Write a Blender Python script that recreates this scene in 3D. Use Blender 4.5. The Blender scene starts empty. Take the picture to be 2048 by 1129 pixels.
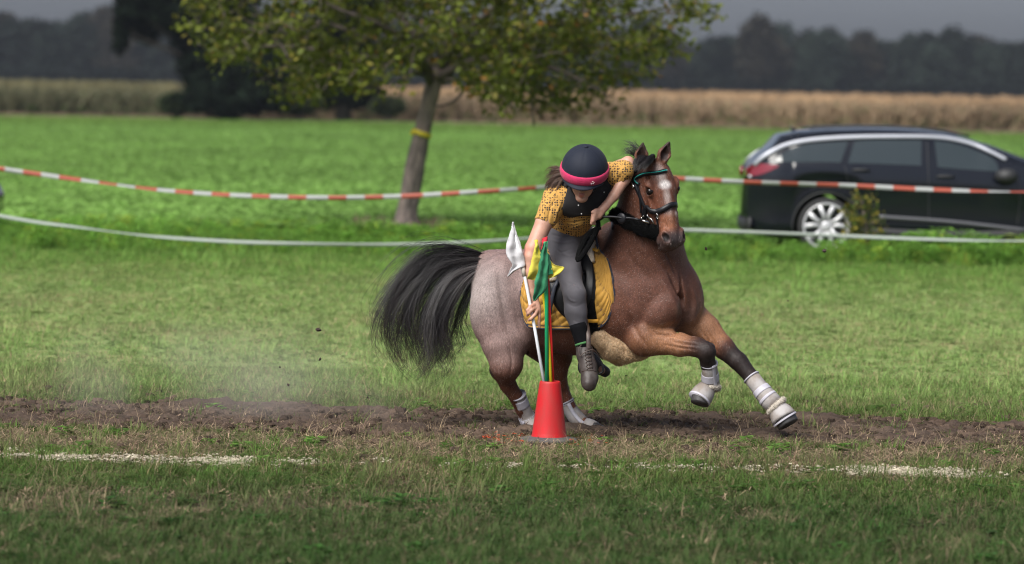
import bpy, bmesh, math, random
import numpy as np
from mathutils import Vector, Matrix, noise
from mathutils.bvhtree import BVHTree

random.seed(7)
rng = np.random.default_rng(7)
SC = bpy.context.scene
COL = SC.collection
R = math.radians

# ---------------------------------------------------------------- camera
CAM_H = 2.07
FOC = 7260.0                       # focal length in photo pixels (2048 wide)
PITCH = math.atan(382.5 / FOC)
ROLL = R(1.0)
SUBJ = 22.0                        # metres to the pony
_f = Vector((0, math.cos(PITCH), -math.sin(PITCH)))
_r0 = Vector((1, 0, 0)); _u0 = Vector((0, math.sin(PITCH), math.cos(PITCH)))
_r = _r0 * math.cos(ROLL) + _u0 * math.sin(ROLL)
_u = -_r0 * math.sin(ROLL) + _u0 * math.cos(ROLL)
cd = bpy.data.cameras.new('camera'); cam = bpy.data.objects.new('camera', cd); COL.objects.link(cam)
cam.matrix_world = Matrix(((_r.x, _u.x, -_f.x, 0), (_r.y, _u.y, -_f.y, 0), (_r.z, _u.z, -_f.z, CAM_H), (0, 0, 0, 1)))
cd.sensor_width = 36.0; cd.lens = FOC * 36.0 / 2048.0
cd.clip_start = 0.5; cd.clip_end = 6000
cd.dof.use_dof = True; cd.dof.focus_distance = 21.75; cd.dof.aperture_fstop = 2.2
SC.camera = cam

# ---------------------------------------------------------------- sky, sun, exposure
SUN_EL, SUN_AZ = R(48), R(215)      # azimuth clockwise from +Y; light comes from behind-left of the camera
w = bpy.data.worlds.new('World'); SC.world = w; w.use_nodes = True
wn, wl = w.node_tree.nodes, w.node_tree.links
wn.clear()
sky = wn.new('ShaderNodeTexSky'); sky.sky_type = 'NISHITA'; sky.sun_disc = False
sky.sun_elevation = SUN_EL; sky.sun_rotation = SUN_AZ
sky.air_density = 1.0; sky.dust_density = 3.0; sky.ozone_density = 1.5
hs = wn.new('ShaderNodeHueSaturation'); hs.inputs['Saturation'].default_value = 0.45
wm = wn.new('ShaderNodeMix'); wm.data_type = 'RGBA'; wm.blend_type = 'MULTIPLY'; wm.inputs[0].default_value = 1.0
wm.inputs[7].default_value = (0.85, 0.905, 1.06, 1)
bg = wn.new('ShaderNodeBackground'); bg.inputs[1].default_value = 0.055
wo = wn.new('ShaderNodeOutputWorld')
wl.new(sky.outputs[0], hs.inputs['Color']); wl.new(hs.outputs[0], wm.inputs[6])
# slow grey cloud structure
tc = wn.new('ShaderNodeTexCoord'); mp = wn.new('ShaderNodeMapping'); mp.inputs['Scale'].default_value = (1.5, 1.5, 9)
nz = wn.new('ShaderNodeTexNoise'); nz.inputs['Scale'].default_value = 2.0; nz.inputs['Detail'].default_value = 5
mr = wn.new('ShaderNodeMapRange'); mr.inputs[3].default_value = 0.78; mr.inputs[4].default_value = 1.2
wm2 = wn.new('ShaderNodeMix'); wm2.data_type = 'RGBA'; wm2.blend_type = 'MULTIPLY'; wm2.inputs[0].default_value = 1.0
wl.new(tc.outputs['Generated'], mp.inputs[0]); wl.new(mp.outputs[0], nz.inputs['Vector']); wl.new(nz.outputs[0], mr.inputs[0])
wl.new(wm.outputs[2], wm2.inputs[6]); wl.new(mr.outputs[0], wm2.inputs[7]); wl.new(wm2.outputs[2], bg.inputs[0])
wl.new(bg.outputs[0], wo.inputs[0])

sl = bpy.data.lights.new('sun', 'SUN'); sun = bpy.data.objects.new('sun', sl); COL.objects.link(sun)
sl.energy = 3.1; sl.angle = R(42); sl.color = (1.0, 0.965, 0.90)
_sd = Vector((math.sin(SUN_AZ) * math.cos(SUN_EL), math.cos(SUN_AZ) * math.cos(SUN_EL), math.sin(SUN_EL)))
sun.rotation_euler = _sd.to_track_quat('Z', 'Y').to_euler(); sun.location = (-20, -10, 30)
vs = SC.view_settings; vs.view_transform = 'Standard'; vs.look = 'None'; vs.gamma = 1; vs.exposure = 1.05
vs.use_curve_mapping = False
SC.cycles.filter_width = 1.1; SC.cycles.max_bounces = 6; SC.cycles.transparent_max_bounces = 8
SC.cycles.volume_bounces = 0

# ---------------------------------------------------------------- helpers
def W(u, v, d=0.0):
    """world point seen at photo pixel (u, v), lying at SUBJ + d metres from the camera"""
    dr = _f + _r * ((u - 1024) / FOC) - _u * ((v - 564.5) / FOC)
    t = (SUBJ + d) / dr.y
    return Vector((0, 0, CAM_H)) + dr * t
def WY(u, v, Y): return W(u, v, Y - SUBJ)
def proj(p):
    q = Vector(p) - Vector((0, 0, CAM_H)); z = q.dot(_f)
    return 1024 + FOC * q.dot(_r) / z, 564.5 - FOC * q.dot(_u) / z
PX = SUBJ / FOC                     # metres per photo pixel at the pony

def tag(o, label=None, cat=None, group=None, kind=None):
    if label: o['label'] = label
    if cat: o['category'] = cat
    if group: o['group'] = group
    if kind: o['kind'] = kind
    return o
def empty(name, loc, **k):
    o = bpy.data.objects.new(name, None); COL.objects.link(o); o.location = loc; o.empty_display_size = 0.1
    tag(o, **k); return o
def link(name, me, mat=None, parent=None, smooth=True):
    """link a mesh whose vertices are in world space as an object; children keep world placement"""
    o = bpy.data.objects.new(name, me); COL.objects.link(o)
    if mat is not None:
        for m in (mat if isinstance(mat, (list, tuple)) else [mat]): me.materials.append(m)
    if smooth: me.polygons.foreach_set('use_smooth', [True] * len(me.polygons))
    if parent is not None:
        o.parent = parent
        off = Vector((0, 0, 0)); p = parent
        while p is not None: off += p.location; p = p.parent
        me.transform(Matrix.Translation(-off))
    return o
def link_based(name, me, mat, base, smooth=True):
    """a one-mesh thing whose origin sits at its base"""
    o = link(name, me, mat, None, smooth); me.transform(Matrix.Translation(-Vector(base))); o.location = base
    return o
def mesh_np(name, V, F):
    """fast mesh from numpy arrays; F is (n,3) or (n,4) or list of such arrays"""
    me = bpy.data.meshes.new(name)
    if not isinstance(F, list): F = [F]
    F = [np.asarray(f, dtype=np.int32) for f in F if len(f)]
    V = np.asarray(V, dtype=np.float32)
    me.vertices.add(len(V)); me.vertices.foreach_set('co', V.ravel())
    nl = sum(f.size for f in F); npoly = sum(len(f) for f in F)
    me.loops.add(nl); me.polygons.add(npoly)
    me.loops.foreach_set('vertex_index', np.concatenate([f.ravel() for f in F]))
    tot = np.concatenate([np.full(len(f), f.shape[1], dtype=np.int32) for f in F])
    st = np.concatenate([[0], np.cumsum(tot)[:-1]]).astype(np.int32)
    me.polygons.foreach_set('loop_start', st)
    me.update(calc_edges=True); me.validate()
    return me
def vcol(me, C, name='Col'):
    a = me.color_attributes.new(name, 'FLOAT_COLOR', 'POINT')
    C = np.asarray(C, dtype=np.float32)
    if C.shape[1] == 3: C = np.concatenate([C, np.ones((len(C), 1), np.float32)], 1)
    a.data.foreach_set('color', C.ravel())

class MB:
    """collects simple shapes into one mesh"""
    def __init__(s): s.v = []; s.f = []
    def add(s, V, F):
        b = len(s.v); s.v += [tuple(x) for x in V]; s.f += [tuple(i + b for i in f) for f in F]; return s
    def box(s, c, sz, M=None):
        c = Vector(c); M = M or Matrix.Identity(3)
        V = [c + M @ Vector((x * sz[0] / 2, y * sz[1] / 2, z * sz[2] / 2)) for z in (-1, 1) for y in (-1, 1) for x in (-1, 1)]
        return s.add(V, [(0, 2, 3, 1), (4, 5, 7, 6), (0, 1, 5, 4), (2, 6, 7, 3), (0, 4, 6, 2), (1, 3, 7, 5)])
    def tube(s, pts, rad, n=8, cap=True, flat=None):
        """tube along pts; rad number or list; flat=(normal, factor) squeezes the section along normal"""
        pts = [Vector(p) for p in pts]; m = len(pts)
        if not isinstance(rad, (list, tuple, np.ndarray)): rad = [rad] * m
        V = []; prev = None
        for i, p in enumerate(pts):
            t = (pts[min(i + 1, m - 1)] - pts[max(i - 1, 0)])
            t = t.normalized() if t.length > 1e-9 else Vector((0, 0, 1))
            if prev is None:
                a = t.cross(Vector((0, 0, 1)));
                if a.length < 0.1: a = t.cross(Vector((0, 1, 0)))
                a.normalize()
            else:
                a = (prev - t * prev.dot(t)).normalized()
            b = t.cross(a); prev = a
            for k in range(n):
                g = 2 * math.pi * k / n
                off = (a * math.cos(g) + b * math.sin(g)) * rad[i]
                if flat is not None:
                    nn = Vector(flat[0]).normalized(); off -= nn * off.dot(nn) * (1 - flat[1])
                V.append(p + off)
        F = []
        for i in range(m - 1):
            for k in range(n):
                k2 = (k + 1) % n
                F.append((i * n + k, i * n + k2, (i + 1) * n + k2, (i + 1) * n + k))
        if cap: F.append(tuple(range(n - 1, -1, -1))); F.append(tuple((m - 1) * n + k for k in range(n)))
        return s.add(V, F)
    def strip(s, pts, nrm, width, thick):
        """flat strap along pts with per-point normals"""
        pts = [Vector(p) for p in pts]; m = len(pts); V = []
        for i, p in enumerate(pts):
            t = (pts[min(i + 1, m - 1)] - pts[max(i - 1, 0)]).normalized()
            n = Vector(nrm[i] if isinstance(nrm, list) else nrm); n = (n - t * n.dot(t)).normalized(); b = t.cross(n)
            wd = width[i] if isinstance(width, (list, tuple)) else width
            for sx, sn in ((-.5, 0), (-.42, 1), (.42, 1), (.5, 0)):
                V.append(p + b * wd * sx + n * thick * sn)
        F = []
        for i in range(m - 1):
            for k in range(4):
                k2 = (k + 1) % 4; F.append((i * 4 + k, i * 4 + k2, i * 4 + 4 + k2, i * 4 + 4 + k))
        F.append((3, 2, 1, 0)); F.append(tuple((m - 1) * 4 + k for k in range(4)))
        return s.add(V, F)
    def lathe(s, prof, c=(0, 0, 0), M=None, n=24, cap=False):
        c = Vector(c); M = M or Matrix.Identity(3); V = []
        for r, z in prof:
            for k in range(n):
                g = 2 * math.pi * k / n; V.append(c + M @ Vector((r * math.cos(g), r * math.sin(g), z)))
        F = []
        for i in range(len(prof) - 1):
            for k in range(n):
                k2 = (k + 1) % n; F.append((i * n + k, i * n + k2, (i + 1) * n + k2, (i + 1) * n + k))
        if cap: F.append(tuple(range(n - 1, -1, -1))); F.append(tuple((len(prof) - 1) * n + k for k in range(n)))
        return s.add(V, F)
    def torus(s, c, ax, R_, r_, n=24, m=8, sc=(1, 1)):
        ax = Vector(ax).normalized(); q = ax.to_track_quat('Z', 'Y').to_matrix(); c = Vector(c)
        V = []; F = []
        for i in range(n):
            g = 2 * math.pi * i / n
            for j in range(m):
                h = 2 * math.pi * j / m
                V.append(c + q @ Vector(((R_ + r_ * math.cos(h)) * math.cos(g) * sc[0], (R_ + r_ * math.cos(h)) * math.sin(g) * sc[1], r_ * math.sin(h))))
        for i in range(n):
            for j in range(m):
                F.append((i * m + j, ((i + 1) % n) * m + j, ((i + 1) % n) * m + (j + 1) % m, i * m + (j + 1) % m))
        return s.add(V, F)
    def ball(s, c, r, n=12, m=8, M=None):
        c = Vector(c); M = M or Matrix.Identity(3)
        if not isinstance(r, (tuple, list)): r = (r, r, r)
        V = [c + M @ Vector((0, 0, r[2]))]; F = []
        for i in range(1, m):
            a = math.pi * i / m
            for k in range(n):
                g = 2 * math.pi * k / n
                V.append(c + M @ Vector((r[0] * math.sin(a) * math.cos(g), r[1] * math.sin(a) * math.sin(g), r[2] * math.cos(a))))
        V.append(c + M @ Vector((0, 0, -r[2])))
        for k in range(n): F.append((0, 1 + k, 1 + (k + 1) % n))
        for i in range(m - 2):
            for k in range(n):
                F.append((1 + i * n + k, 1 + (i + 1) * n + k, 1 + (i + 1) * n + (k + 1) % n, 1 + i * n + (k + 1) % n))
        l = len(V) - 1; b = 1 + (m - 2) * n
        for k in range(n): F.append((l, b + (k + 1) % n, b + k))
        return s.add(V, F)
    def mesh(s, name):
        me = bpy.data.meshes.new(name); me.from_pydata([tuple(v) for v in s.v], [], s.f); me.update(); return me
    def build(s, name, mat, parent=None, smooth=True, **k):
        o = link(name, s.mesh(name), mat, parent, smooth); tag(o, **k); return o

def pile(o, n, length, rad, name, mat, parent, seed=1, flow=None, lift=1.0, cvar=(.6, 1.4), spk=0.0, base=None, wsc=1.0, mask=None):
    """short hairs or wool fibres standing on the skin of object o: one thin triangle each"""
    me = o.data; V = verts(me); off = np.zeros(3)
    for p in _anc(o): off += np.array(p.location)
    me.calc_loop_triangles(); T = np.empty(len(me.loop_triangles) * 3, np.int32); me.loop_triangles.foreach_get('vertices', T); T = T.reshape(-1, 3)
    nr = np.empty(len(V) * 3, np.float32); me.vertices.foreach_get('normal', nr); nr = nr.reshape(-1, 3)
    A, B_, C_ = V[T[:, 0]], V[T[:, 1]], V[T[:, 2]]; ar = np.linalg.norm(np.cross(B_ - A, C_ - A), axis=1)
    if mask is not None: ar = ar * mask(V[T[:, 0]] + off)
    g = np.random.default_rng(seed); k = g.choice(len(T), n, p=ar / ar.sum()); r1 = np.sqrt(g.random((n, 1))); r2 = g.random((n, 1))
    P_ = A[k] * (1 - r1) + B_[k] * (r1 * (1 - r2)) + C_[k] * (r1 * r2) + off; Nn = nr[T[k, 0]]
    if flow is None: d = Nn * lift + g.normal(size=(n, 3)) * .5
    else:
        f = np.array(flow, float) if not callable(flow) else flow(P_); f = f - Nn * (f * Nn).sum(1)[:, None]; f /= np.linalg.norm(f, axis=1)[:, None] + 1e-6; d = f + Nn * lift + g.normal(size=(n, 3)) * .22
    d /= np.linalg.norm(d, axis=1)[:, None]; L_ = length * g.uniform(.5, 1.3, (n, 1)); s = np.cross(d, Nn + g.normal(size=(n, 3)) * .3); s /= np.linalg.norm(s, axis=1)[:, None] + 1e-9
    Vv = np.stack([P_ - s * rad * wsc, P_ + s * rad * wsc, P_ + d * L_], 1).reshape(-1, 3); m2 = mesh_np(name, Vv, np.arange(3 * n).reshape(-1, 3))
    if base is None:
        ca = me.color_attributes['Col']; cc = np.empty(len(V) * 4, np.float32); ca.data.foreach_get('color', cc); bc = cc.reshape(-1, 4)[T[k, 0], :3]
    else: bc = np.tile(np.array(base), (n, 1))
    bc = bc * g.uniform(cvar[0], cvar[1], (n, 1)); sp_ = (g.random((n, 1)) < spk) & (bc[:, :1] > .05); bc = np.where(sp_, bc * .6 + np.array((.30, .25, .23)), bc); vcol(m2, np.repeat(bc, 3, 0)); q = link(name, m2, mat, parent, False); q['kind'] = 'stuff'; return q
def spline(pts, n):
    """Catmull-Rom through tuples of any length, n samples"""
    P = np.array(pts, dtype=float); m = len(P)
    T = np.linspace(0, m - 1, n); out = []
    for t in T:
        i = min(int(t), m - 2); x = t - i
        p0 = P[max(i - 1, 0)]; p1 = P[i]; p2 = P[i + 1]; p3 = P[min(i + 2, m - 1)]
        out.append(0.5 * ((2 * p1) + (-p0 + p2) * x + (2 * p0 - 5 * p1 + 4 * p2 - p3) * x * x + (-p0 + 3 * p1 - 3 * p2 + p3) * x ** 3))
    return np.array(out)

# ---------------------------------------------------------------- implicit surfaces
class Field:
    """smooth union of round cones and ellipsoids on a grid, meshed by surface nets"""
    def __init__(s, lo, hi, h):
        s.lo = np.array(lo, dtype=float); s.h = h
        s.n = np.ceil((np.array(hi) - s.lo) / h).astype(int) + 1
        s.g = np.full(tuple(s.n), 0.5, dtype=np.float32)
    def _blk(s, lo, hi):
        a = np.clip(np.floor((lo - s.lo) / s.h).astype(int), 0, s.n - 1)
        b = np.clip(np.ceil((hi - s.lo) / s.h).astype(int) + 1, 0, s.n)
        if np.any(b <= a): return None
        ax = [((np.arange(a[i], b[i]) * s.h) + s.lo[i]).astype(np.float32) for i in range(3)]
        X, Y, Z = np.meshgrid(*ax, indexing='ij')
        return tuple(slice(a[i], b[i]) for i in range(3)), X, Y, Z
    def _comb(s, sl, dist, k, sub):
        a = s.g[sl]
        if sub:
            b = -dist; hh = np.clip(0.5 - 0.5 * (a - b) / k, 0, 1)
            s.g[sl] = a * (1 - hh) + b * hh + k * hh * (1 - hh)
        else:
            hh = np.clip(0.5 + 0.5 * (a - dist) / k, 0, 1)
            s.g[sl] = a * (1 - hh) + dist * hh - k * hh * (1 - hh)
    def cone(s, a, b, ra, rb, k=0.02, sub=False, flat=None):
        a = np.array(a, float); b = np.array(b, float); mg = max(ra, rb) + k * 1.5 + 2.5 * s.h
        r = s._blk(np.minimum(a, b) - mg, np.maximum(a, b) + mg)
        if r is None: return
        sl, X, Y, Z = r; ab = b - a
        dx, dy, dz = X - a[0], Y - a[1], Z - a[2]
        if flat is not None:
            n = np.array(flat[0], float); n /= np.linalg.norm(n); f = 1 / flat[1] - 1
            q = (dx * n[0] + dy * n[1] + dz * n[2]) * f; dx = dx + q * n[0]; dy = dy + q * n[1]; dz = dz + q * n[2]
            ab = ab + (ab @ n) * f * n
        L2 = max(float(ab @ ab), 1e-9); L = math.sqrt(L2)
        t = (dx * ab[0] + dy * ab[1] + dz * ab[2]) / L2
        # tilt for a true round cone
        px = dx - t * ab[0]; py = dy - t * ab[1]; pz = dz - t * ab[2]; rd = np.sqrt(px * px + py * py + pz * pz)
        sl_ = np.clip((ra - rb) / L, -0.95, 0.95); t2 = np.clip(t + rd / L * -sl_ / math.sqrt(1 - sl_ * sl_), 0, 1)
        ex = dx - t2 * ab[0]; ey = dy - t2 * ab[1]; ez = dz - t2 * ab[2]
        s._comb(sl, np.sqrt(ex * ex + ey * ey + ez * ez) - (ra + (rb - ra) * t2), k, sub)
    def ell(s, c, r, M=None, k=0.02, sub=False):
        c = np.array(c, float); r = np.array(r, float); mg = max(r) + k * 1.5 + 2.5 * s.h
        q = s._blk(c - mg, c + mg)
        if q is None: return
        sl, X, Y, Z = q; dx, dy, dz = X - c[0], Y - c[1], Z - c[2]
        M = np.array(M if M is not None else np.eye(3), dtype=float)   # columns = ellipsoid axes in world space
        l = [dx * M[0, i] + dy * M[1, i] + dz * M[2, i] for i in range(3)]
        k0 = np.sqrt(sum((l[i] / r[i]) ** 2 for i in range(3))); k1 = np.sqrt(sum((l[i] / r[i] ** 2) ** 2 for i in range(3))) + 1e-9
        s._comb(sl, k0 * (k0 - 1) / k1, k, sub)
    def chain(s, pts, rad, k=0.02, **kw):
        for i in range(len(pts) - 1): s.cone(pts[i], pts[i + 1], rad[i], rad[i + 1], k, **kw)
    def cut(s, p, n):
        """keep only the side of the plane that n points away from"""
        n = np.array(n, float); n /= np.linalg.norm(n)
        r = s._blk(s.lo, s.lo + (s.n - 1) * s.h); sl, X, Y, Z = r
        s.g = np.maximum(s.g, ((X - p[0]) * n[0] + (Y - p[1]) * n[1] + (Z - p[2]) * n[2]).astype(np.float32))
    def wob(s, amp, sc, seed=0):
        """cheap folds: sum of a few sines added to the field"""
        r = s._blk(s.lo, s.lo + (s.n - 1) * s.h); sl, X, Y, Z = r
        g = np.random.default_rng(seed)
        for _ in range(4):
            d = g.normal(size=3); d *= sc * g.uniform(.6, 1.6) / np.linalg.norm(d)
            s.g += (amp * np.sin(X * d[0] + Y * d[1] + Z * d[2] + g.uniform(0, 6))).astype(np.float32)
    def mesh(s, name):
        g = s.g; g[0], g[-1] = .5, .5; g[:, 0], g[:, -1] = .5, .5; g[:, :, 0], g[:, :, -1] = .5, .5
        ins = g < 0
        nx, ny, nz = g.shape
        cnt = np.zeros((nx - 1, ny - 1, nz - 1), np.float32); acc = np.zeros((nx - 1, ny - 1, nz - 1, 3), np.float32)
        cr = []
        for ax in range(3):
            A = [slice(None)] * 3; B = [slice(None)] * 3; A[ax] = slice(0, -1); B[ax] = slice(1, None)
            a, b = g[tuple(A)], g[tuple(B)]; c = (a < 0) != (b < 0); cr.append((c, a < 0))
            idx = np.argwhere(c)
            av = a[c]; bv = b[c]; t = av / (av - bv)
            pos = idx.astype(np.float32); pos[:, ax] += t
            o1, o2 = [x for x in range(3) if x != ax]
            for d1 in (0, -1):
                for d2 in (0, -1):
                    q = idx.copy(); q[:, o1] += d1; q[:, o2] += d2
                    ok = (q[:, o1] >= 0) & (q[:, o2] >= 0) & (q[:, o1] < cnt.shape[o1]) & (q[:, o2] < cnt.shape[o2])
                    q = q[ok]; np.add.at(cnt, tuple(q.T), 1); np.add.at(acc, tuple(q.T), pos[ok])
        act = cnt > 0; vid = np.full(cnt.shape, -1, np.int64); vid[act] = np.arange(act.sum())
        V = acc[act] / cnt[act][:, None] * s.h + s.lo
        Fs = []
        for ax in range(3):
            c, ain = cr[ax]; idx = np.argwhere(c); o1, o2 = [(1, 2), (2, 0), (0, 1)][ax]
            ok = (idx[:, o1] > 0) & (idx[:, o2] > 0); idx = idx[ok]
            ai = ain[c][ok]
            def at(d1, d2):
                q = idx.copy(); q[:, o1] += d1; q[:, o2] += d2; return vid[tuple(q.T)]
            q = np.stack([at(-1, -1), at(0, -1), at(0, 0), at(-1, 0)], 1)
            q[~ai] = q[~ai][:, ::-1]; Fs.append(q)
        F = np.concatenate(Fs); F = F[(F >= 0).all(1)]
        return mesh_np(name, V, F)

def verts(me):
    a = np.empty(len(me.vertices) * 3, np.float32); me.vertices.foreach_get('co', a); return a.reshape(-1, 3)
def bvh_of(o):
    me = o.data; mw = Matrix.Translation(sum((p.location for p in _anc(o)), Vector()))
    V = [mw @ v.co for v in me.vertices]
    return BVHTree.FromPolygons(V, [tuple(p.vertices) for p in me.polygons])
def _anc(o):
    while o is not None:
        yield o; o = o.parent
def seg_dist(V, a, b):
    a = np.array(a); b = np.array(b); ab = b - a; t = np.clip(((V - a) @ ab) / (ab @ ab), 0, 1)
    return np.linalg.norm(V - (a + t[:, None] * ab), axis=1), t
def sm(x, a, b):
    t = np.clip((x - a) / (b - a), 0, 1); return t * t * (3 - 2 * t)

# ---------------------------------------------------------------- materials
MATS = {}
def pmat(name, col, rough=0.6, metal=0.0, noise_amt=0.0, noise_scale=30.0, bump=0.0, bump_scale=60.0, attr=None,
         spec=0.5, sheen=0.0, sss=0.0, coat=0.0, trans=0.0, col2=None, stretch=None, coord='Object'):
    if name in MATS: return MATS[name]
    m = bpy.data.materials.new(name); MATS[name] = m; m.use_nodes = True
    N, L = m.node_tree.nodes, m.node_tree.links; b = N['Principled BSDF']
    b.inputs['Roughness'].default_value = rough; b.inputs['Metallic'].default_value = metal
    b.inputs['Specular IOR Level'].default_value = spec
    if sheen: b.inputs['Sheen Weight'].default_value = sheen; b.inputs['Sheen Roughness'].default_value = 0.5
    if sss:
        b.inputs['Subsurface Weight'].default_value = sss; b.inputs['Subsurface Radius'].default_value = (0.01, 0.004, 0.002); b.inputs['Subsurface Scale'].default_value = 1.0
    if coat: b.inputs['Coat Weight'].default_value = coat; b.inputs['Coat Roughness'].default_value = 0.05
    c4 = tuple(col) + (1,)
    b.inputs['Base Color'].default_value = c4
    src = None
    tcn = N.new('ShaderNodeTexCoord'); vec = tcn.outputs[coord]
    if stretch:
        mpn = N.new('ShaderNodeMapping'); mpn.inputs['Scale'].default_value = stretch; L.new(vec, mpn.inputs[0]); vec = mpn.outputs[0]
    if attr:
        a = N.new('ShaderNodeAttribute'); a.attribute_name = attr; src = a.outputs['Color']
    if noise_amt or col2:
        n = N.new('ShaderNodeTexNoise'); n.inputs['Scale'].default_value = noise_scale; n.inputs['Detail'].default_value = 6
        L.new(vec, n.inputs['Vector'])
        mx = N.new('ShaderNodeMix'); mx.data_type = 'RGBA'
        if col2:
            rmp = N.new('ShaderNodeMapRange'); rmp.inputs[1].default_value = .35; rmp.inputs[2].default_value = .65
            L.new(n.outputs[0], rmp.inputs[0]); L.new(rmp.outputs[0], mx.inputs[0])
            if src: L.new(src, mx.inputs[6])
            else: mx.inputs[6].default_value = c4
            mx.inputs[7].default_value = tuple(col2) + (1,)
        else:
            rmp = N.new('ShaderNodeMapRange'); rmp.inputs[1].default_value = .25; rmp.inputs[2].default_value = .75
            rmp.inputs[3].default_value = 1 - noise_amt; rmp.inputs[4].default_value = 1 + noise_amt
            L.new(n.outputs[0], rmp.inputs[0]); mx.blend_type = 'MULTIPLY'; mx.inputs[0].default_value = 1
            if src: L.new(src, mx.inputs[6])
            else: mx.inputs[6].default_value = c4
            L.new(rmp.outputs[0], mx.inputs[7])
        src = mx.outputs[2]
    if src: L.new(src, b.inputs['Base Color'])
    if bump:
        n2 = N.new('ShaderNodeTexNoise'); n2.inputs['Scale'].default_value = bump_scale; n2.inputs['Detail'].default_value = 4
        L.new(vec, n2.inputs['Vector'])
        bp = N.new('ShaderNodeBump'); bp.inputs['Strength'].default_value = 1.0; bp.inputs['Distance'].default_value = bump
        L.new(n2.outputs[0], bp.inputs['Height']); L.new(bp.outputs[0], b.inputs['Normal'])
    if trans:
        tr = N.new('ShaderNodeBsdfTranslucent'); ms = N.new('ShaderNodeMixShader'); ms.inputs[0].default_value = trans
        if src: L.new(src, tr.inputs[0])
        else: tr.inputs[0].default_value = c4
        out = N['Material Output']; L.new(b.outputs[0], ms.inputs[1]); L.new(tr.outputs[0], ms.inputs[2]); L.new(ms.outputs[0], out.inputs[0])
    return m
# ================================================================ GROUND
TERR = 0.15
def gz(x, y):
    """height of the land: flat riding ground, a low rise to the fields behind"""
    z = TERR * sm(np.asarray(y, float), 30, 41)
    return z
def gnoise(x, y, s, seed=0.0): return noise.noise(Vector((x * s + seed, y * s - seed * .7, seed)))
def on_ground(u, v):
    """(x, y) of the ground seen at photo pixel (u, v)"""
    o = Vector((0, 0, CAM_H)); dr = (W(u, v, 0) - o).normalized(); p = o.copy()
    t = (CAM_H) / -dr.z; p = o + dr * t
    if p.y > 30:
        for _ in range(30): t = (CAM_H - float(gz(p.x, p.y))) / -dr.z; p = o + dr * t
    return p
def lin(*c): return tuple(((x / 255) / 12.92 if x / 255 <= .04045 else ((x / 255 + .055) / 1.055) ** 2.4) for x in c)
def ground_mat():
    m = bpy.data.materials.new('ground_soil_and_turf'); m.use_nodes = True; N, L = m.node_tree.nodes, m.node_tree.links; b = N['Principled BSDF']
    b.inputs['Roughness'].default_value = .95; b.inputs['Specular IOR Level'].default_value = .15
    a = N.new('ShaderNodeAttribute'); a.attribute_name = 'Col'; t = N.new('ShaderNodeTexCoord')
    n = N.new('ShaderNodeTexNoise'); n.inputs['Scale'].default_value = 9; n.inputs['Detail'].default_value = 10; n.inputs['Roughness'].default_value = .7; L.new(t.outputs['Object'], n.inputs['Vector'])
    r = N.new('ShaderNodeMapRange'); r.inputs[1].default_value = .3; r.inputs[2].default_value = .7; r.inputs[3].default_value = .65; r.inputs[4].default_value = 1.35; L.new(n.outputs[0], r.inputs[0])
    mx = N.new('ShaderNodeMix'); mx.data_type = 'RGBA'; mx.blend_type = 'MULTIPLY'; mx.inputs[0].default_value = 1; L.new(a.outputs['Color'], mx.inputs[6]); L.new(r.outputs[0], mx.inputs[7]); L.new(mx.outputs[2], b.inputs['Base Color'])
    n2 = N.new('ShaderNodeTexNoise'); n2.inputs['Scale'].default_value = 40; n2.inputs['Detail'].default_value = 8; L.new(t.outputs['Object'], n2.inputs['Vector'])
    bp = N.new('ShaderNodeBump'); bp.inputs['Distance'].default_value = .02; L.new(n2.outputs[0], bp.inputs['Height']); L.new(bp.outputs[0], b.inputs['Normal'])
    return m
M_GROUND = ground_mat()
ys = np.concatenate([np.arange(-20, 14, 2.0), np.arange(14, 30, .25), np.arange(30, 60, .5), np.arange(60, 120, 4), np.geomspace(120, 4000, 40)])
xs = np.concatenate([-np.geomspace(4000, 14, 28), np.arange(-13.5, 13.6, .5), np.geomspace(14, 4000, 28)])
X, Y = np.meshgrid(xs, ys); Z = gz(X, Y)
SOIL = np.array((.062, .043, .032)); TURF = np.array((.085, .10, .035)); CROP = np.array((.12, .24, .045)); DRY = np.array((.30, .215, .14))
near_ = sm(Y, 38, 50)[..., None]; dry_ = sm(Y, 185, 187)[..., None]; fw = sm(Y, 500, 620)[..., None]
far_t = sm(Y, 22.6, 25)[..., None]; Cg = np.array((.062, .050, .030)) * (1 - far_t) + np.array((.17, .235, .075)) * far_t; Cg = Cg * (1 - near_) + CROP * near_; Cg = Cg * (1 - dry_) + DRY * dry_; Cg = Cg * (1 - fw) + np.array((.05, .07, .03)) * fw
nx_, ny_ = len(xs), len(ys); idx = np.arange(nx_ * ny_).reshape(ny_, nx_)
F = np.stack([idx[:-1, :-1], idx[:-1, 1:], idx[1:, 1:], idx[1:, :-1]], -1).reshape(-1, 4)
me = mesh_np('ground', np.stack([X, Y, Z], -1).reshape(-1, 3), F); vcol(me, Cg.reshape(-1, 3))
go = link('ground', me, M_GROUND); tag(go, kind='structure')

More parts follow.
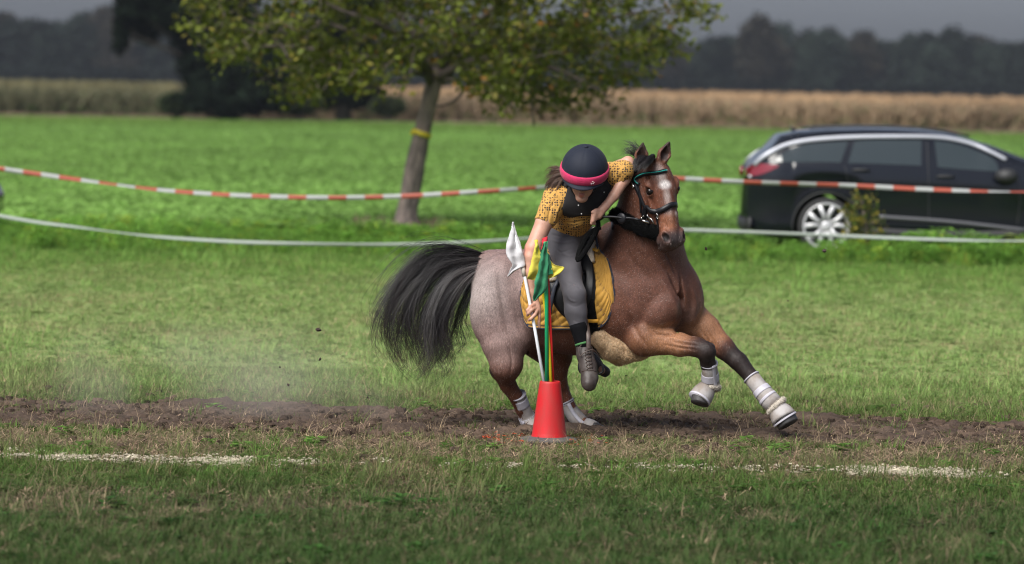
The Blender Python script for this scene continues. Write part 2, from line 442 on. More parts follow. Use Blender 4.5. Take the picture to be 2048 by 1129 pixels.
# churned dirt track the pony runs on: relief whose edges sink under the turf
TRK_Y, TRK_W = 22.4, 1.05
def trk_c(x): return TRK_Y + .10 * math.sin(x * .5 + 1) + .06 * math.sin(x * 1.7) - x * .055
def trk_h(x, y):
    d = abs(y - trk_c(x)) + .28 * gnoise(x, y, .9, 3) + .22 * gnoise(x, y, 2.6, 9) + .12 * gnoise(x, y, 8, 5)
    e = 1 - float(sm(np.array(d), TRK_W * .55, TRK_W * 1.05))
    return e
tx = np.arange(-8, 8, .032); ty = np.arange(TRK_Y - 1.9, TRK_Y + 1.8, .035)
V = []; C = []
for y in ty:
    for x in tx:
        e = trk_h(x, y)
        r = noise.fractal(Vector((x * 5, y * 5, 1.3)), .8, 2.1, 4) ; r2 = noise.fractal(Vector((x * 17, y * 17, 7.3)), .7, 2.1, 3)
        berm = .05 * math.exp(-((y - trk_c(x) - .75) / .18) ** 2) * max(0, .5 + gnoise(x, y, 1.8, 2)) + .05 * math.exp(-((y - trk_c(x) + .55) / .25) ** 2) * max(0, .2 + gnoise(x, y, 2.2, 6))
        V.append((x, y, -.035 + .045 * e + (.026 * r + .020 * r2) * (.3 + .7 * e) + berm * e))
        c = SOIL * (1 + .5 * r2 + .35 * r); dk = max(0, gnoise(x, y, 1.3, 12)) * .9; C.append(np.clip(c * (1 - .5 * dk), .012, 1))
idx = np.arange(len(tx) * len(ty)).reshape(len(ty), len(tx)); F = np.stack([idx[:-1, :-1], idx[:-1, 1:], idx[1:, 1:], idx[1:, :-1]], -1).reshape(-1, 4)
me = mesh_np('dirt_track', V, F); vcol(me, np.array(C)); tr = link('dirt_track', me, M_GROUND); tag(tr, kind='structure')

# ================================================================ SCATTERING
PROTO = bpy.data.collections.new('scatter_sources')      # never linked to the scene
def proto_coll(name, objs):
    c = bpy.data.collections.new(name); PROTO.children.link(c)
    for o in objs:
        COL.objects.unlink(o); c.objects.link(o)
    return c
def scatter(name, pts, rotz, scl, kind, coll, tint, tilt=None, **tags):
    n = len(pts); me = bpy.data.meshes.new(name); me.vertices.add(n); me.vertices.foreach_set('co', np.asarray(pts, np.float32).ravel())
    a = me.attributes.new('rz', 'FLOAT_VECTOR', 'POINT'); rv = np.zeros((n, 3), np.float32); rv[:, 2] = rotz
    if tilt is not None: rv[:, :2] = tilt
    a.data.foreach_set('vector', rv.ravel())
    scl = np.asarray(scl, np.float32)
    if scl.ndim == 1: scl = np.repeat(scl[:, None], 3, 1)
    a = me.attributes.new('sc', 'FLOAT_VECTOR', 'POINT'); a.data.foreach_set('vector', scl.ravel())
    a = me.attributes.new('kd', 'INT', 'POINT'); a.data.foreach_set('value', np.asarray(kind, np.int32))
    t4 = np.concatenate([np.asarray(tint, np.float32), np.ones((n, 1), np.float32)], 1)
    a = me.attributes.new('tint', 'FLOAT_COLOR', 'POINT'); a.data.foreach_set('color', t4.ravel())
    o = bpy.data.objects.new(name, me); COL.objects.link(o)
    ng = bpy.data.node_groups.new(name + '_nodes', 'GeometryNodeTree'); N, L = ng.nodes, ng.links
    ng.interface.new_socket('Geometry', in_out='INPUT', socket_type='NodeSocketGeometry'); ng.interface.new_socket('Geometry', in_out='OUTPUT', socket_type='NodeSocketGeometry')
    gi, go_ = N.new('NodeGroupInput'), N.new('NodeGroupOutput'); ip = N.new('GeometryNodeInstanceOnPoints'); ci = N.new('GeometryNodeCollectionInfo')
    ci.inputs['Collection'].default_value = coll; ci.inputs['Separate Children'].default_value = True; ci.inputs['Reset Children'].default_value = True
    def na(nm, ty):
        q = N.new('GeometryNodeInputNamedAttribute'); q.data_type = ty; q.inputs['Name'].default_value = nm; return [s for s in q.outputs if s.enabled][0]
    L.new(gi.outputs[0], ip.inputs['Points']); L.new(ci.outputs[0], ip.inputs['Instance']); ip.inputs['Pick Instance'].default_value = True
    L.new(na('kd', 'INT'), ip.inputs['Instance Index']); L.new(na('rz', 'FLOAT_VECTOR'), ip.inputs['Rotation']); L.new(na('sc', 'FLOAT_VECTOR'), ip.inputs['Scale'])
    L.new(ip.outputs[0], go_.inputs[0]); md = o.modifiers.new('scatter', 'NODES'); md.node_group = ng
    tag(o, kind='stuff', **tags); return o
def tint_mat(name, rough=.7, trans=.25, spec=.25):
    m = bpy.data.materials.new(name); m.use_nodes = True; N, L = m.node_tree.nodes, m.node_tree.links; b = N['Principled BSDF']; b.inputs['Roughness'].default_value = rough; b.inputs['Specular IOR Level'].default_value = spec
    a = N.new('ShaderNodeAttribute'); a.attribute_type = 'INSTANCER'; a.attribute_name = 'tint'; c = N.new('ShaderNodeAttribute'); c.attribute_name = 'Col'
    mx = N.new('ShaderNodeMix'); mx.data_type = 'RGBA'; mx.blend_type = 'MULTIPLY'; mx.inputs[0].default_value = 1; L.new(a.outputs['Color'], mx.inputs[6]); L.new(c.outputs['Color'], mx.inputs[7])
    L.new(mx.outputs[2], b.inputs['Base Color'])
    if trans:
        t = N.new('ShaderNodeBsdfTranslucent'); L.new(mx.outputs[2], t.inputs[0]); ms = N.new('ShaderNodeMixShader'); ms.inputs[0].default_value = trans
        L.new(b.outputs[0], ms.inputs[1]); L.new(t.outputs[0], ms.inputs[2]); L.new(ms.outputs[0], N['Material Output'].inputs[0])
    return m
M_BLADE = tint_mat('grass_blade', .7, .42, .15); M_LEAF = tint_mat('leaf', .6, .42, .15); M_CLOD = tint_mat('clod', .95, 0, .1); M_CHIP = tint_mat('wood_chip', .9, 0, .2)
def tuft(name, nb, h, spread, wid, lean=.5, seed=0, dry=.15):
    g = np.random.default_rng(seed); V = []; F = []; C = []
    for i in range(nb):
        a = g.uniform(0, 6.283); r = spread * math.sqrt(g.random()); p = np.array((r * math.cos(a), r * math.sin(a), -.005)); hh_ = h * g.uniform(.45, 1.15); az = a + g.normal() * .9
        d = np.array((math.cos(az), math.sin(az), 0)); sd = np.array((-d[1], d[0], 0)) * wid * g.uniform(.6, 1.2); ln = lean * g.uniform(.2, 1.5)
        b0 = len(V); k = 3
        for j in range(k + 1):
            t = j / k; q = p + d * hh_ * ln * t * t + np.array((0, 0, hh_ * t * (1 - .25 * ln * t)))
            w_ = (1 - t * .85) * .5
            V.append(q - sd * w_); V.append(q + sd * w_)
        for j in range(k): F.append((b0 + 2 * j, b0 + 2 * j + 1, b0 + 2 * j + 3, b0 + 2 * j + 2))
        c = np.array((1, 1, 1)) * g.uniform(.7, 1.3); 
        if g.random() < dry: c = np.array((1.7, .95, 1.7)) * g.uniform(.7, 1.2)
        C += [c] * (2 * (k + 1))
    me = mesh_np(name, np.array(V), np.array(F)); vcol(me, np.array(C)); return link(name, me, M_BLADE)
def herb(name, nl, h, wid, seed=0, leaf=.05, up=.5):
    """leafy plant of short oval leaves on upright stems"""
    g = np.random.default_rng(seed); V = []; F = []; C = []
    for i in range(nl):
        a = g.uniform(0, 6.283); z = h * g.uniform(.15, 1) ** .8; r = wid * math.sqrt(g.random()) * (1 - .35 * z / h); p = np.array((r * math.cos(a), r * math.sin(a), z)); az = a + g.normal() * .8; el = g.uniform(-.3, 1.1) * up
        d = np.array((math.cos(az) * math.cos(el), math.sin(az) * math.cos(el), math.sin(el))); s = np.cross(d, (0, 0, 1)); s /= np.linalg.norm(s) + 1e-9; u_ = np.cross(s, d); l = leaf * g.uniform(.6, 1.3); w_ = l * g.uniform(.3, .5)
        b0 = len(V); V += [p - d * l * .5, p + s * w_ + u_ * w_ * .3, p + d * l * .6, p - s * w_ + u_ * w_ * .3]; F.append((b0, b0 + 1, b0 + 2, b0 + 3)); C += [np.array((1, 1, 1)) * g.uniform(.6, 1.45)] * 4
    me = mesh_np(name, np.array(V), np.array(F)); vcol(me, np.array(C)); return link(name, me, M_LEAF)
def vis_pts(n, y0, y1, seed, margin=1.6, pw=1.0):
    g = np.random.default_rng(seed); y = y0 + (y1 - y0) * g.random(n) ** pw; hw = (.142 * y + margin); x = (g.random(n) * 2 - 1) * hw
    keep = g.random(n) < hw / (.142 * y1 + margin); return x[keep], y[keep], g
fine_c = proto_coll('fine', [tuft('fine_a', 16, .052, .05, .0050, .8, 1, .14), tuft('fine_b', 13, .075, .045, .0062, .7, 2, .10), tuft('fine_c', 15, .046, .055, .0056, 1.7, 3, .4), herb('fine_d', 12, .022, .05, 4, .030, .2), tuft('fine_e', 22, .115, .06, .0066, .8, 5, .12)])
x, y, g = vis_pts(82000, 14.6, 26.5, 21, 2.6)
n1 = np.array([gnoise(a, b, .8, 1) for a, b in zip(x, y)]); n2 = np.array([gnoise(a, b, 3.1, 4) for a, b in zip(x, y)]); e = np.array([trk_h(a, b) for a, b in zip(x, y)])
line = np.exp(-((y - 19.88) / .2) ** 2); worn = np.exp(-((y - 21.0) / .7) ** 2)          # trampled strip between line and track
pk = 1 - .93 * sm(e, .15, .55); pk *= 1 - .75 * worn * sm(n1 + .5 * n2, -.45, .15); pk *= 1 - .55 * line
worn2 = np.exp(-((y - 18.3) / 1.5) ** 2) * sm(n1 - .3 * n2, -.12, .3); pk *= 1 - .6 * worn2
k = (g.random(len(x)) < pk) & ((x - .215) ** 2 + (y - 21.36) ** 2 > .036); x, y, n1, n2, worn, worn2 = x[k], y[k], n1[k], n2[k], worn[k], worn2[k]; n = len(x)
dryf = np.clip(.35 * g.random(n) ** 2 + .5 * worn + .55 * worn2 * g.random(n) + .3 * sm(n1, .0, .5) * (y > 19), 0, 1)[:, None]
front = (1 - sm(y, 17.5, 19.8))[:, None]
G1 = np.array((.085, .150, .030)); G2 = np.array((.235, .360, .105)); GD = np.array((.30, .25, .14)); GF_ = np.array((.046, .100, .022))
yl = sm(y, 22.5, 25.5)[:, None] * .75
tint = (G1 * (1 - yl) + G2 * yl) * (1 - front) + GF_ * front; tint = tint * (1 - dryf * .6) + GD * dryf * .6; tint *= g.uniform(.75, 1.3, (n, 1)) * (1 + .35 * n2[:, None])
kd = np.where(g.random(n) < .12 + .4 * dryf[:, 0], 2, g.integers(0, 2, n)); kd = np.where(g.random(n) < .13, 3, kd); kd = np.where((g.random(n) < .07 * sm(n2 + n1, -.1, .4) * (y > 18)), 4, kd)
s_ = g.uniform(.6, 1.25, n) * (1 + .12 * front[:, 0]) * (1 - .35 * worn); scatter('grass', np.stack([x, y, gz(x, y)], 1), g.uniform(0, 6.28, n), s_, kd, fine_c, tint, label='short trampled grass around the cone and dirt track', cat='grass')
x, y, g = vis_pts(95000, 26.0, 44.5, 22, 3.5, .85); n = len(x)
n1 = np.array([gnoise(a, b, .6, 1) for a, b in zip(x, y)]); n2 = np.array([gnoise(a, b, 2.1, 4) for a, b in zip(x, y)])
dryf = np.clip(.25 * g.random(n) + .5 * sm(n1 + .4 * n2, -.1, .5), 0, 1)[:, None] * (1 - .7 * sm(y, 34, 40))[:, None]; dk = sm(y, 33, 40)[:, None]
G3 = np.array((.165, .31, .060)); tint = (G2 * (1 - dk) + G3 * dk) * (1 - dryf * .45) + GD * dryf * .45; tint *= g.uniform(.8, 1.25, (n, 1)) * (1 + .3 * n2[:, None])
scatter('grass', np.stack([x, y, gz(x, y)], 1), g.uniform(0, 6.28, n), g.uniform(.55, 1.1, n) * (1 + .7 * sm(y, 36, 43)), np.where(g.random(n) < .25, 3, np.where(g.random(n) < .03, 4, g.choice([0, 1, 2, 2], n))), fine_c, tint, label='light green mown grass between dirt track and tape fence', cat='grass')
# weeds on the field edge
tall_c = proto_coll('tall', [tuft('tall_a', 22, .24, .10, .010, .5, 11, .05), herb('tall_b', 46, .24, .13, 12, .055), herb('tall_c', 60, .30, .16, 13, .05), tuft('tall_d', 18, .30, .09, .009, .7, 14, .15)])
x, y, g = vis_pts(19000, 41.0, 48.5, 23, 4.5, .9)
n1 = np.array([gnoise(a, b, .5, 1) for a, b in zip(x, y)]); carx = (x > 3.6) & (y > 43.2) & (y < 45.9); k = (g.random(len(x)) < .8) & ~carx & ((x + 1.35) ** 2 + (y - 46.7) ** 2 > .9); x, y, n1 = x[k], y[k], n1[k]; n = len(x)
tint = np.array((.14, .28, .045)) * (1 + .35 * n1[:, None]) * g.uniform(.7, 1.3, (n, 1)); yb = (g.random((n, 1)) < .12); tint = np.where(yb, tint * np.array((1.8, 1.2, 1)), tint)
hs_ = g.uniform(.45, 1.0, n) * (.62 + .5 * sm(n1, -.2, .4)) * (1 - .35 * sm(y, 44, 47)) * (1 + .35 * ((x > 3.4) & (y < 43.3))); scatter('weeds', np.stack([x, y, gz(x, y)], 1), g.uniform(0, 6.28, n), hs_, g.integers(0, 4, n), tall_c, tint, label='lush low weeds along the field edge under the tapes', cat='weeds')
x, y, g = vis_pts(185000, 46.5, 150, 24, 9, 1.2); n = len(x); n1 = np.array([gnoise(a, b, .22, 1) for a, b in zip(x, y)])
tint = np.array((.180, .31, .075)) * (1 + .2 * n1[:, None]) * g.uniform(.75, 1.25, (n, 1)) * (1 + .22 * (1 - sm(y, 56, 75)))[:, None]  # nearest crop tinted lighter to offset the shaded band behind the weeds
fs = proto_coll('crop', [herb('crop_a', 40, .15, .21, 15, .085, .5), herb('crop_b', 36, .12, .25, 16, .10, .4)])
scatter('crop_plants', np.stack([x, y, gz(x, y)], 1), g.uniform(0, 6.28, n), g.uniform(.75, 1.15, n) * (1 + (y - 53) / 260), g.integers(0, 2, n), fs, tint, label='bright green leafy crop covering the field', cat='crop')
x = g.uniform(-50, 50, 42000); y = g.uniform(148, 187, 42000); n = len(x); n1 = np.array([gnoise(a, b, .08, 1) for a, b in zip(x, y)])
tint = np.array((.150, .250, .055)) * (1 + .25 * n1[:, None]) * g.uniform(.8, 1.2, (n, 1)); k = np.abs(x) < .142 * y + 18
scatter('crop_plants', np.stack([x, y, gz(x, y)], 1)[k], g.uniform(0, 6.28, n)[k], (g.uniform(1.0, 1.5, n))[k], g.integers(0, 2, n)[k], fs, tint[k], label='far part of the bright green crop field before the maize', cat='crop')
# clods on the track
def clod(name, seed, r=.02):
    g = np.random.default_rng(seed); b = MB(); b.ball((0, 0, 0), r, 7, 5); V = np.array(b.v); V *= g.uniform(.55, 1.25, (len(V), 1)); V[:, 2] *= .7; me = bpy.data.meshes.new(name); me.from_pydata([tuple(v) for v in V], [], b.f); me.update(); vcol(me, np.ones((len(V), 3))); return link(name, me, M_CLOD, smooth=False)
cl_c = proto_coll('clods', [clod('clod_a', 1), clod('clod_b', 2), clod('clod_c', 3, .016)])
x, y, g = vis_pts(20000, 20.2, 24.6, 25); e = np.array([trk_h(a, b) for a, b in zip(x, y)]); k = g.random(len(x)) < .06 + .94 * sm(e, .1, .6); x, y = x[k], y[k]; n = len(x)
scatter('soil_clods', np.stack([x, y, .012 + 0 * x], 1), g.uniform(0, 6.28, n), g.uniform(.15, 1, n) ** 3 * 2.2 + .12, g.integers(0, 3, n), cl_c, SOIL * g.uniform(.5, 1.5, (n, 1)), label='loose brown soil clods scattered along the dirt track', cat='soil')
# dry grass litter: small strands lying flat
x, y, g = vis_pts(30000, 15.5, 24.5, 27); n1 = np.array([gnoise(a, b, 1.6, 31) for a, b in zip(x, y)]); k = g.random(len(x)) < np.clip(.12 + .8 * np.exp(-((y - 20.9) / .8) ** 2) + .5 * sm(n1, .1, .5), 0, 1); x, y = x[k], y[k]; n = len(x)
lit = []
for i in range(3):
    g2 = np.random.default_rng(50 + i); V = []; F = []; C = []
    for j in range(7):
        a = g2.uniform(0, 6.28); c = np.array((g2.normal() * .02, g2.normal() * .02, g2.uniform(0, .018))); d = np.array((math.cos(a), math.sin(a), g2.uniform(-.2, .5))) * g2.uniform(.012, .04); s2 = np.array((-math.sin(a), math.cos(a), 0)) * .0016
        b0 = len(V); V += [c - d - s2, c - d + s2, c + d + s2, c + d - s2]; F.append((b0, b0 + 1, b0 + 2, b0 + 3)); C += [np.ones(3) * g2.uniform(.6, 1.3)] * 4
    me = mesh_np('litter', np.array(V), np.array(F)); vcol(me, np.array(C)); lit.append(link('litter_' + 'abc'[i], me, M_CHIP))
lt_c = proto_coll('litters', lit)
scatter('dry_grass', np.stack([x, y, .01 + 0 * x], 1), g.uniform(0, 6.28, n), g.uniform(.6, 1.4, n), g.integers(0, 3, n), lt_c, np.array((.27, .195, .125)) * g.uniform(.5, 1.3, (n, 1)), label='dead straw coloured grass litter lying on the turf', cat='dry grass')
# wiry dry stalks and rough green clumps along the edges of the track
stalk_c = proto_coll('stalks', [tuft('stalk_a', 7, .13, .05, .0034, 1.3, 81, 0), tuft('stalk_b', 5, .17, .06, .0032, .9, 82, 0), tuft('stalk_c', 9, .08, .05, .0036, 1.6, 83, 0)])
x, y, g = vis_pts(5200, 15.5, 25.0, 84); n1 = np.array([gnoise(a, b, 1.1, 51) for a, b in zip(x, y)]); k = g.random(len(x)) < .15 + .5 * np.exp(-((y - 21.3) / .9) ** 2) + .35 * np.exp(-((y - 23.6) / .4) ** 2) + .4 * sm(n1, .1, .4); x, y = x[k], y[k]; n = len(x)
scatter('dry_grass', np.stack([x, y, .0 * x], 1), g.uniform(0, 6.28, n), g.uniform(.5, 1.15, n), g.integers(0, 3, n), stalk_c, np.array((.40, .30, .19)) * g.uniform(.5, 1.25, (n, 1)), label='wiry dry stalks sticking up along the dirt track edges', cat='dry grass')
clump_c = proto_coll('clumps', [tuft('clump_a', 34, .11, .075, .0062, .9, 91, .06), herb('clump_b', 16, .05, .08, 92, .06, .3), tuft('clump_c', 26, .085, .09, .006, 1.3, 93, .1)])
x, y, g = vis_pts(5200, 15.2, 24.5, 94); n1 = np.array([gnoise(a, b, 1.9, 61) for a, b in zip(x, y)]); e = np.array([trk_h(a, b) for a, b in zip(x, y)]); k = (g.random(len(x)) < .05 + .95 * sm(n1, -.05, .4)) & (g.random(len(x)) > .965 * sm(e, .1, .5)); x, y = x[k], y[k]; k = (x - .215) ** 2 + (y - 21.36) ** 2 > .04; x, y = x[k], y[k]; n = len(x); fr_ = (1 - sm(y, 17.5, 20.5))[:, None]
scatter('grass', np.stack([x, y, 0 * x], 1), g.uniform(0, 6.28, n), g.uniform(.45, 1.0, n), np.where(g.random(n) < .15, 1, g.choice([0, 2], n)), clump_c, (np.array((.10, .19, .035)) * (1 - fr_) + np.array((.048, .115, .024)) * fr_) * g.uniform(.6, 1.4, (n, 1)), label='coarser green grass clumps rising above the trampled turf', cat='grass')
# pale wood chips marking the line
g = np.random.default_rng(30); chips = []
for i in range(3):
    g2 = np.random.default_rng(60 + i); b = MB()
    for j in range(9): b.box((g2.normal() * .018, g2.normal() * .018, g2.uniform(0, .012)), (g2.uniform(.004, .014), g2.uniform(.003, .007), .003), Matrix.Rotation(g2.uniform(0, 3), 3, 'Z') @ Matrix.Rotation(g2.normal() * .5, 3, 'X'))
    me = b.mesh('chips'); vcol(me, np.repeat(g2.uniform(.75, 1.2, (len(me.vertices), 1)), 3, 1)); chips.append(link('chip_' + 'abc'[i], me, M_CHIP, smooth=False))
ch_c = proto_coll('chipsets', chips)
n0 = 15000; x = g.uniform(-5.5, 5.5, n0); y = 19.88 - x * .012 + g.normal(size=n0) * .10 + .06 * np.sin(x * 1.3)
dens = np.array([gnoise(a, b * .4, .75, 40) for a, b in zip(x, y)]) + .5 * np.array([gnoise(a, b, 5, 41) for a, b in zip(x, y)])
def px_x(u): return (u - 1024) / FOC * 20
zone = np.zeros(n0)
for a_, b_, w_ in ((-200, 190, 1), (190, 400, .18), (400, 650, 1), (650, 1140, .22), (1140, 1440, .95), (1440, 1700, .15), (1700, 1990, .75), (1990, 2400, .3)): zone = np.where((x >= px_x(a_)) & (x < px_x(b_)), w_, zone)
k = g.random(n0) < zone * (.04 + .8 * sm(dens, -.05, .45)) * .75; x, y = x[k], y[k]; n = len(x)
scatter('wood_chips', np.stack([x, y, g.uniform(.0, .02, n)], 1), g.uniform(0, 6.28, n), g.uniform(.6, 1.3, n), g.integers(0, 3, n), ch_c, np.array((.52, .46, .35)) * g.uniform(.7, 1.15, (n, 1)), label='pale wood chips strewn as a start line on the grass', cat='wood chips')
# orange marking paint flecks round the cone
n0 = 80; x = (g.uniform(970, 1220, n0) - 1024) / FOC * 21.3; y = 21.35 + g.normal(size=n0) * .16
k = np.abs(x - (1095 - 1024) / FOC * 21.3) > .12; x, y = x[k], y[k]; n = len(x)
scatter('paint_flecks', np.stack([x, y, g.uniform(.01, .035, n)], 1), g.uniform(0, 6.28, n), g.uniform(.2, .6, n), g.integers(0, 3, n), ch_c, np.array((.75, .10, .03)) * g.uniform(.7, 1.1, (n, 1)), label='orange marking paint flecks on the grass around the cone', cat='paint')
# ================================================================ TREES, MAIZE, WOOD
m_bark = pmat('bark', (.27, .21, .18), rough=.9, noise_amt=.5, noise_scale=9, bump=.03, bump_scale=14, stretch=(2, 2, .5), col2=(.13, .105, .095))
def leaf_mesh(name, P_, size, seed, cols, mat, up=0.2, fold=.25):
    """P_ (n,3) leaf centres -> one mesh of bent oval leaves"""
    g = np.random.default_rng(seed); n = len(P_); d = g.normal(size=(n, 3)); d[:, 2] = d[:, 2] * .6 - up; d /= np.linalg.norm(d, axis=1)[:, None]
    r = g.normal(size=(n, 3)); s = np.cross(d, r); s /= np.linalg.norm(s, axis=1)[:, None]; nn = np.cross(s, d); l = (size * g.uniform(.55, 1.3, n))[:, None]
    a, b, c, e = P_ - d * l * .5, P_ + s * l * .28 + nn * l * fold * .3, P_ + d * l * .5, P_ - s * l * .28 + nn * l * fold * .3
    V = np.stack([a, b, c, e], 1).reshape(-1, 3); i = np.arange(n)[:, None] * 4; F = np.concatenate([i + (0, 1, 2), i + (0, 2, 3)]); me = mesh_np(name, V, F); vcol(me, np.repeat(cols, 4, 0)); return me
def leafmat(name, rough=.5, trans=.3): return pmat(name, (.1, .1, .1), rough=rough, attr='Col', spec=.12, trans=trans)
# ---- apple tree
AT_Y = 47.0
at = on_ground(812, 478); at = Vector((WY(808, 476, AT_Y).x, AT_Y, TERR))
tree = empty('apple_tree', at, label='old apple tree with leaning bare trunk and wide spreading crown', cat='tree')
g = np.random.default_rng(77)
def TW(u, v, d=0): return WY(u, v, AT_Y + d)
tb = MB(); TPX = AT_Y / FOC
trunk_pts = [(805, 490, 0, 62), (807, 476, 0, 48), (809, 458, 0, 33), (812, 432, 0, 23), (818, 395, 0, 20), (826, 350, 0, 19.5), (833, 310, 0, 18.5), (843, 268, 0, 16.5), (855, 220, 0, 16), (866, 175, 0, 17), (876, 140, 0, 13)]
S = spline(trunk_pts, 40); 
ring = []; 
for i, q in enumerate(S):
    c = TW(*q[:3]); r0 = q[3] * TPX
    for k_ in range(22):
        a = 2 * math.pi * k_ / 22; fl = 1 + .10 * math.sin(3 * a + i * .1) + .06 * math.sin(7 * a + i * .35) + (.22 * math.sin(5 * a + 1) * max(0, 1 - i / 5)); kn = .12 * noise.noise(Vector((math.cos(a) * 2, math.sin(a) * 2, i * .35)))
        tb.v.append((c.x + r0 * (fl + kn) * math.cos(a), c.y + r0 * (fl + kn) * math.sin(a), c.z))
for i in range(39):
    for k_ in range(22): tb.f.append((i * 22 + k_, i * 22 + (k_ + 1) % 22, (i + 1) * 22 + (k_ + 1) % 22, (i + 1) * 22 + k_))
tb.build('trunk', m_bark, tree)
limbs = [[(866, 172, 0, 11), (848, 140, -.2, 9), (815, 122, -.4, 7.5), (770, 118, -.5, 6), (700, 110, -.6, 5), (620, 98, -.6, 4), (540, 92, -.5, 3), (450, 100, -.4, 2), (395, 88, -.4, 1.2)],
         [(868, 165, 0, 12), (862, 120, .2, 10), (830, 70, .4, 8), (790, 20, .6, 6), (740, -50, .8, 4), (700, -130, .9, 2.5)],
         [(876, 150, 0, 11), (885, 100, .1, 9), (905, 50, .3, 7), (930, -20, .3, 6), (950, -110, .2, 4), (960, -200, .2, 2)],
         [(874, 160, 0, 12), (905, 140, -.3, 9), (950, 122, -.6, 7.5), (1020, 122, -.8, 6.5), (1090, 132, -.9, 5), (1160, 160, -1.0, 3.5), (1220, 195, -1.0, 2)],
         [(878, 150, 0, 10), (930, 110, .4, 8), (1000, 80, .8, 6.5), (1100, 50, 1.1, 5), (1200, 40, 1.2, 4), (1310, 20, 1.2, 2.8), (1420, 5, 1.1, 1.5)],
         [(880, 130, 0, 8), (940, 60, -.8, 6), (1010, 0, -1.3, 5), (1100, -70, -1.5, 3.5), (1200, -120, -1.6, 2)],
         [(862, 150, 0, 8), (820, 90, -1, 6), (760, 50, -1.4, 5), (680, 20, -1.6, 4), (600, -20, -1.6, 2.5), (530, -50, -1.5, 1.5)],
         [(862, 140, .2, 8), (800, 100, 1.2, 6), (700, 60, 1.8, 4.5), (600, 40, 2.0, 3), (500, 30, 2.0, 2)],
         [(885, 165, 0, 6), (905, 160, -.4, 5), (925, 176, -.5, 4), (912, 200, -.6, 3.2), (885, 212, -.7, 2.4), (868, 212, -.7, 1.6)],
         [(1050, 126, -.9, 4), (1055, 165, -1.1, 3), (1062, 210, -1.2, 2.2), (1068, 255, -1.2, 1.4)],
         [(850, 150, -.2, 5), (822, 148, -.5, 3.5), (806, 170, -.6, 2.5), (800, 196, -.6, 1.5)],
         [(600, 98, -.6, 3.5), (560, 60, -.8, 2.5), (500, 45, -.9, 1.8), (470, 20, -.9, 1.2)]]
nodes = []
brn = MB()
for lb in limbs:
    S = spline(lb, 30); pts = [TW(*q[:3]) for q in S]; brn.tube(pts, [q[3] * TPX for q in S], 8)
    nodes += [(p, q[3]) for p, q in zip(pts[6:], S[6:])]
m_limb = pmat('shaded_limb_bark', (.085, .066, .055), rough=.95, noise_amt=.4, noise_scale=9); brn.build('branch', m_limb, tree, kind='stuff')  # darker copy of the bark: shade inside the crown put into the colour
NP_ = np.array([tuple(n_[0]) for n_ in nodes])
LOW = [(370, 60), (400, 110), (450, 130), (500, 150), (560, 196), (620, 200), (680, 170), (740, 190), (780, 170), (820, 165), (860, 110), (900, 130), (930, 178), (980, 200), (1040, 225), (1090, 220), (1150, 222), (1200, 225), (1245, 218), (1290, 160), (1330, 145), (1380, 60), (1430, 25)]
lu = [p[0] for p in LOW]; lv = [p[1] for p in LOW]
tg = []
while len(tg) < 1500:
    u_ = g.uniform(372, 1440); v_ = g.uniform(-230, 235); lo = np.interp(u_, lu, lv); mid = abs(u_ - 880) / 520
    top = -260 + 240 * mid ** 2.2
    if v_ > lo or v_ < top: continue
    dmax = 2.6 * math.sqrt(max(0, 1 - mid ** 2)) + .3; d_ = g.uniform(-1, 1) * dmax
    # sparser towards the fringe and in the lit gaps
    cl_n = noise.noise(Vector((u_ * .014, v_ * .018, d_ * .7)))
    if cl_n < -.16: continue
    if mid > .62 and g.random() < .45: continue
    tg.append((u_, v_, d_))
T3 = np.array([tuple(TW(*q)) for q in tg]); order = np.argsort(np.linalg.norm(T3 - np.array(TW(870, 150)), axis=1)); tw = MB(); LP = []
cur = NP_.copy()
for i in order:
    p = T3[i]; dd = np.linalg.norm(cur - p, axis=1); j = dd.argmin(); q = cur[j]; m_ = (p + q) / 2 + np.array((0, 0, .06 * dd[j])) + g.normal(size=3) * .05 * dd[j]
    tw.tube([q, m_, p], [.011, .008, .004], 4, cap=False)
    cur = np.concatenate([cur, [m_ * .5 + p * .5, p]])
    nl = g.integers(13, 27); t = g.uniform(.2, 1.1, nl)[:, None]; LP.append(q * (1 - t) * (1 - t) + 2 * m_ * t * (1 - t) + p * t * t + g.normal(size=(nl, 3)) * np.array((.11, .11, .09)))
tw.build('twig', m_limb, tree, kind='stuff')
LP = np.concatenate(LP); n = len(LP); base = np.array((.078, .098, .012)); lpn = np.array([noise.noise(Vector(tuple(q * .9))) for q in LP])[:, None]; base = base * (1 + .5 * lpn) + np.array((.03, .01, 0)) * np.clip(lpn, 0, 1); cols = base * g.uniform(.55, 1.5, (n, 1)); yl = g.random((n, 1)); cols = np.where(yl > .86, np.array((.17, .15, .03)) * g.uniform(.6, 1.2, (n, 1)), cols); cols = np.where(yl > .985, np.array((.24, .12, .03)), cols)
link('crown', leaf_mesh('crown', LP, .10, 5, cols, None, .3), leafmat('apple_leaf'), tree, False)['kind'] = 'stuff'
b = MB(); p = TW(836, 268); b.tube([TW(842, 272), TW(845, 263)], [.135, .132], 22); b.box(TW(825, 266, -.05), (.05, .03, .06), Matrix.Rotation(.3, 3, 'Y')); b.box(TW(828, 262, -.06), (.04, .02, .03), Matrix.Rotation(-.5, 3, 'Y'))
b.build('ribbon', pmat('yellow_ribbon', (.65, .52, .03), rough=.5), tree)
st2 = proto_coll('trunk_grass', [tuft('trunk_grass_a', 24, .30, .10, .011, .5, 35, .3)])
g = np.random.default_rng(36); a = g.uniform(0, 6.28, 70); r = .26 + .34 * g.random(70); xx = at.x + np.cos(a) * r * 1.1; yy = AT_Y + np.sin(a) * r
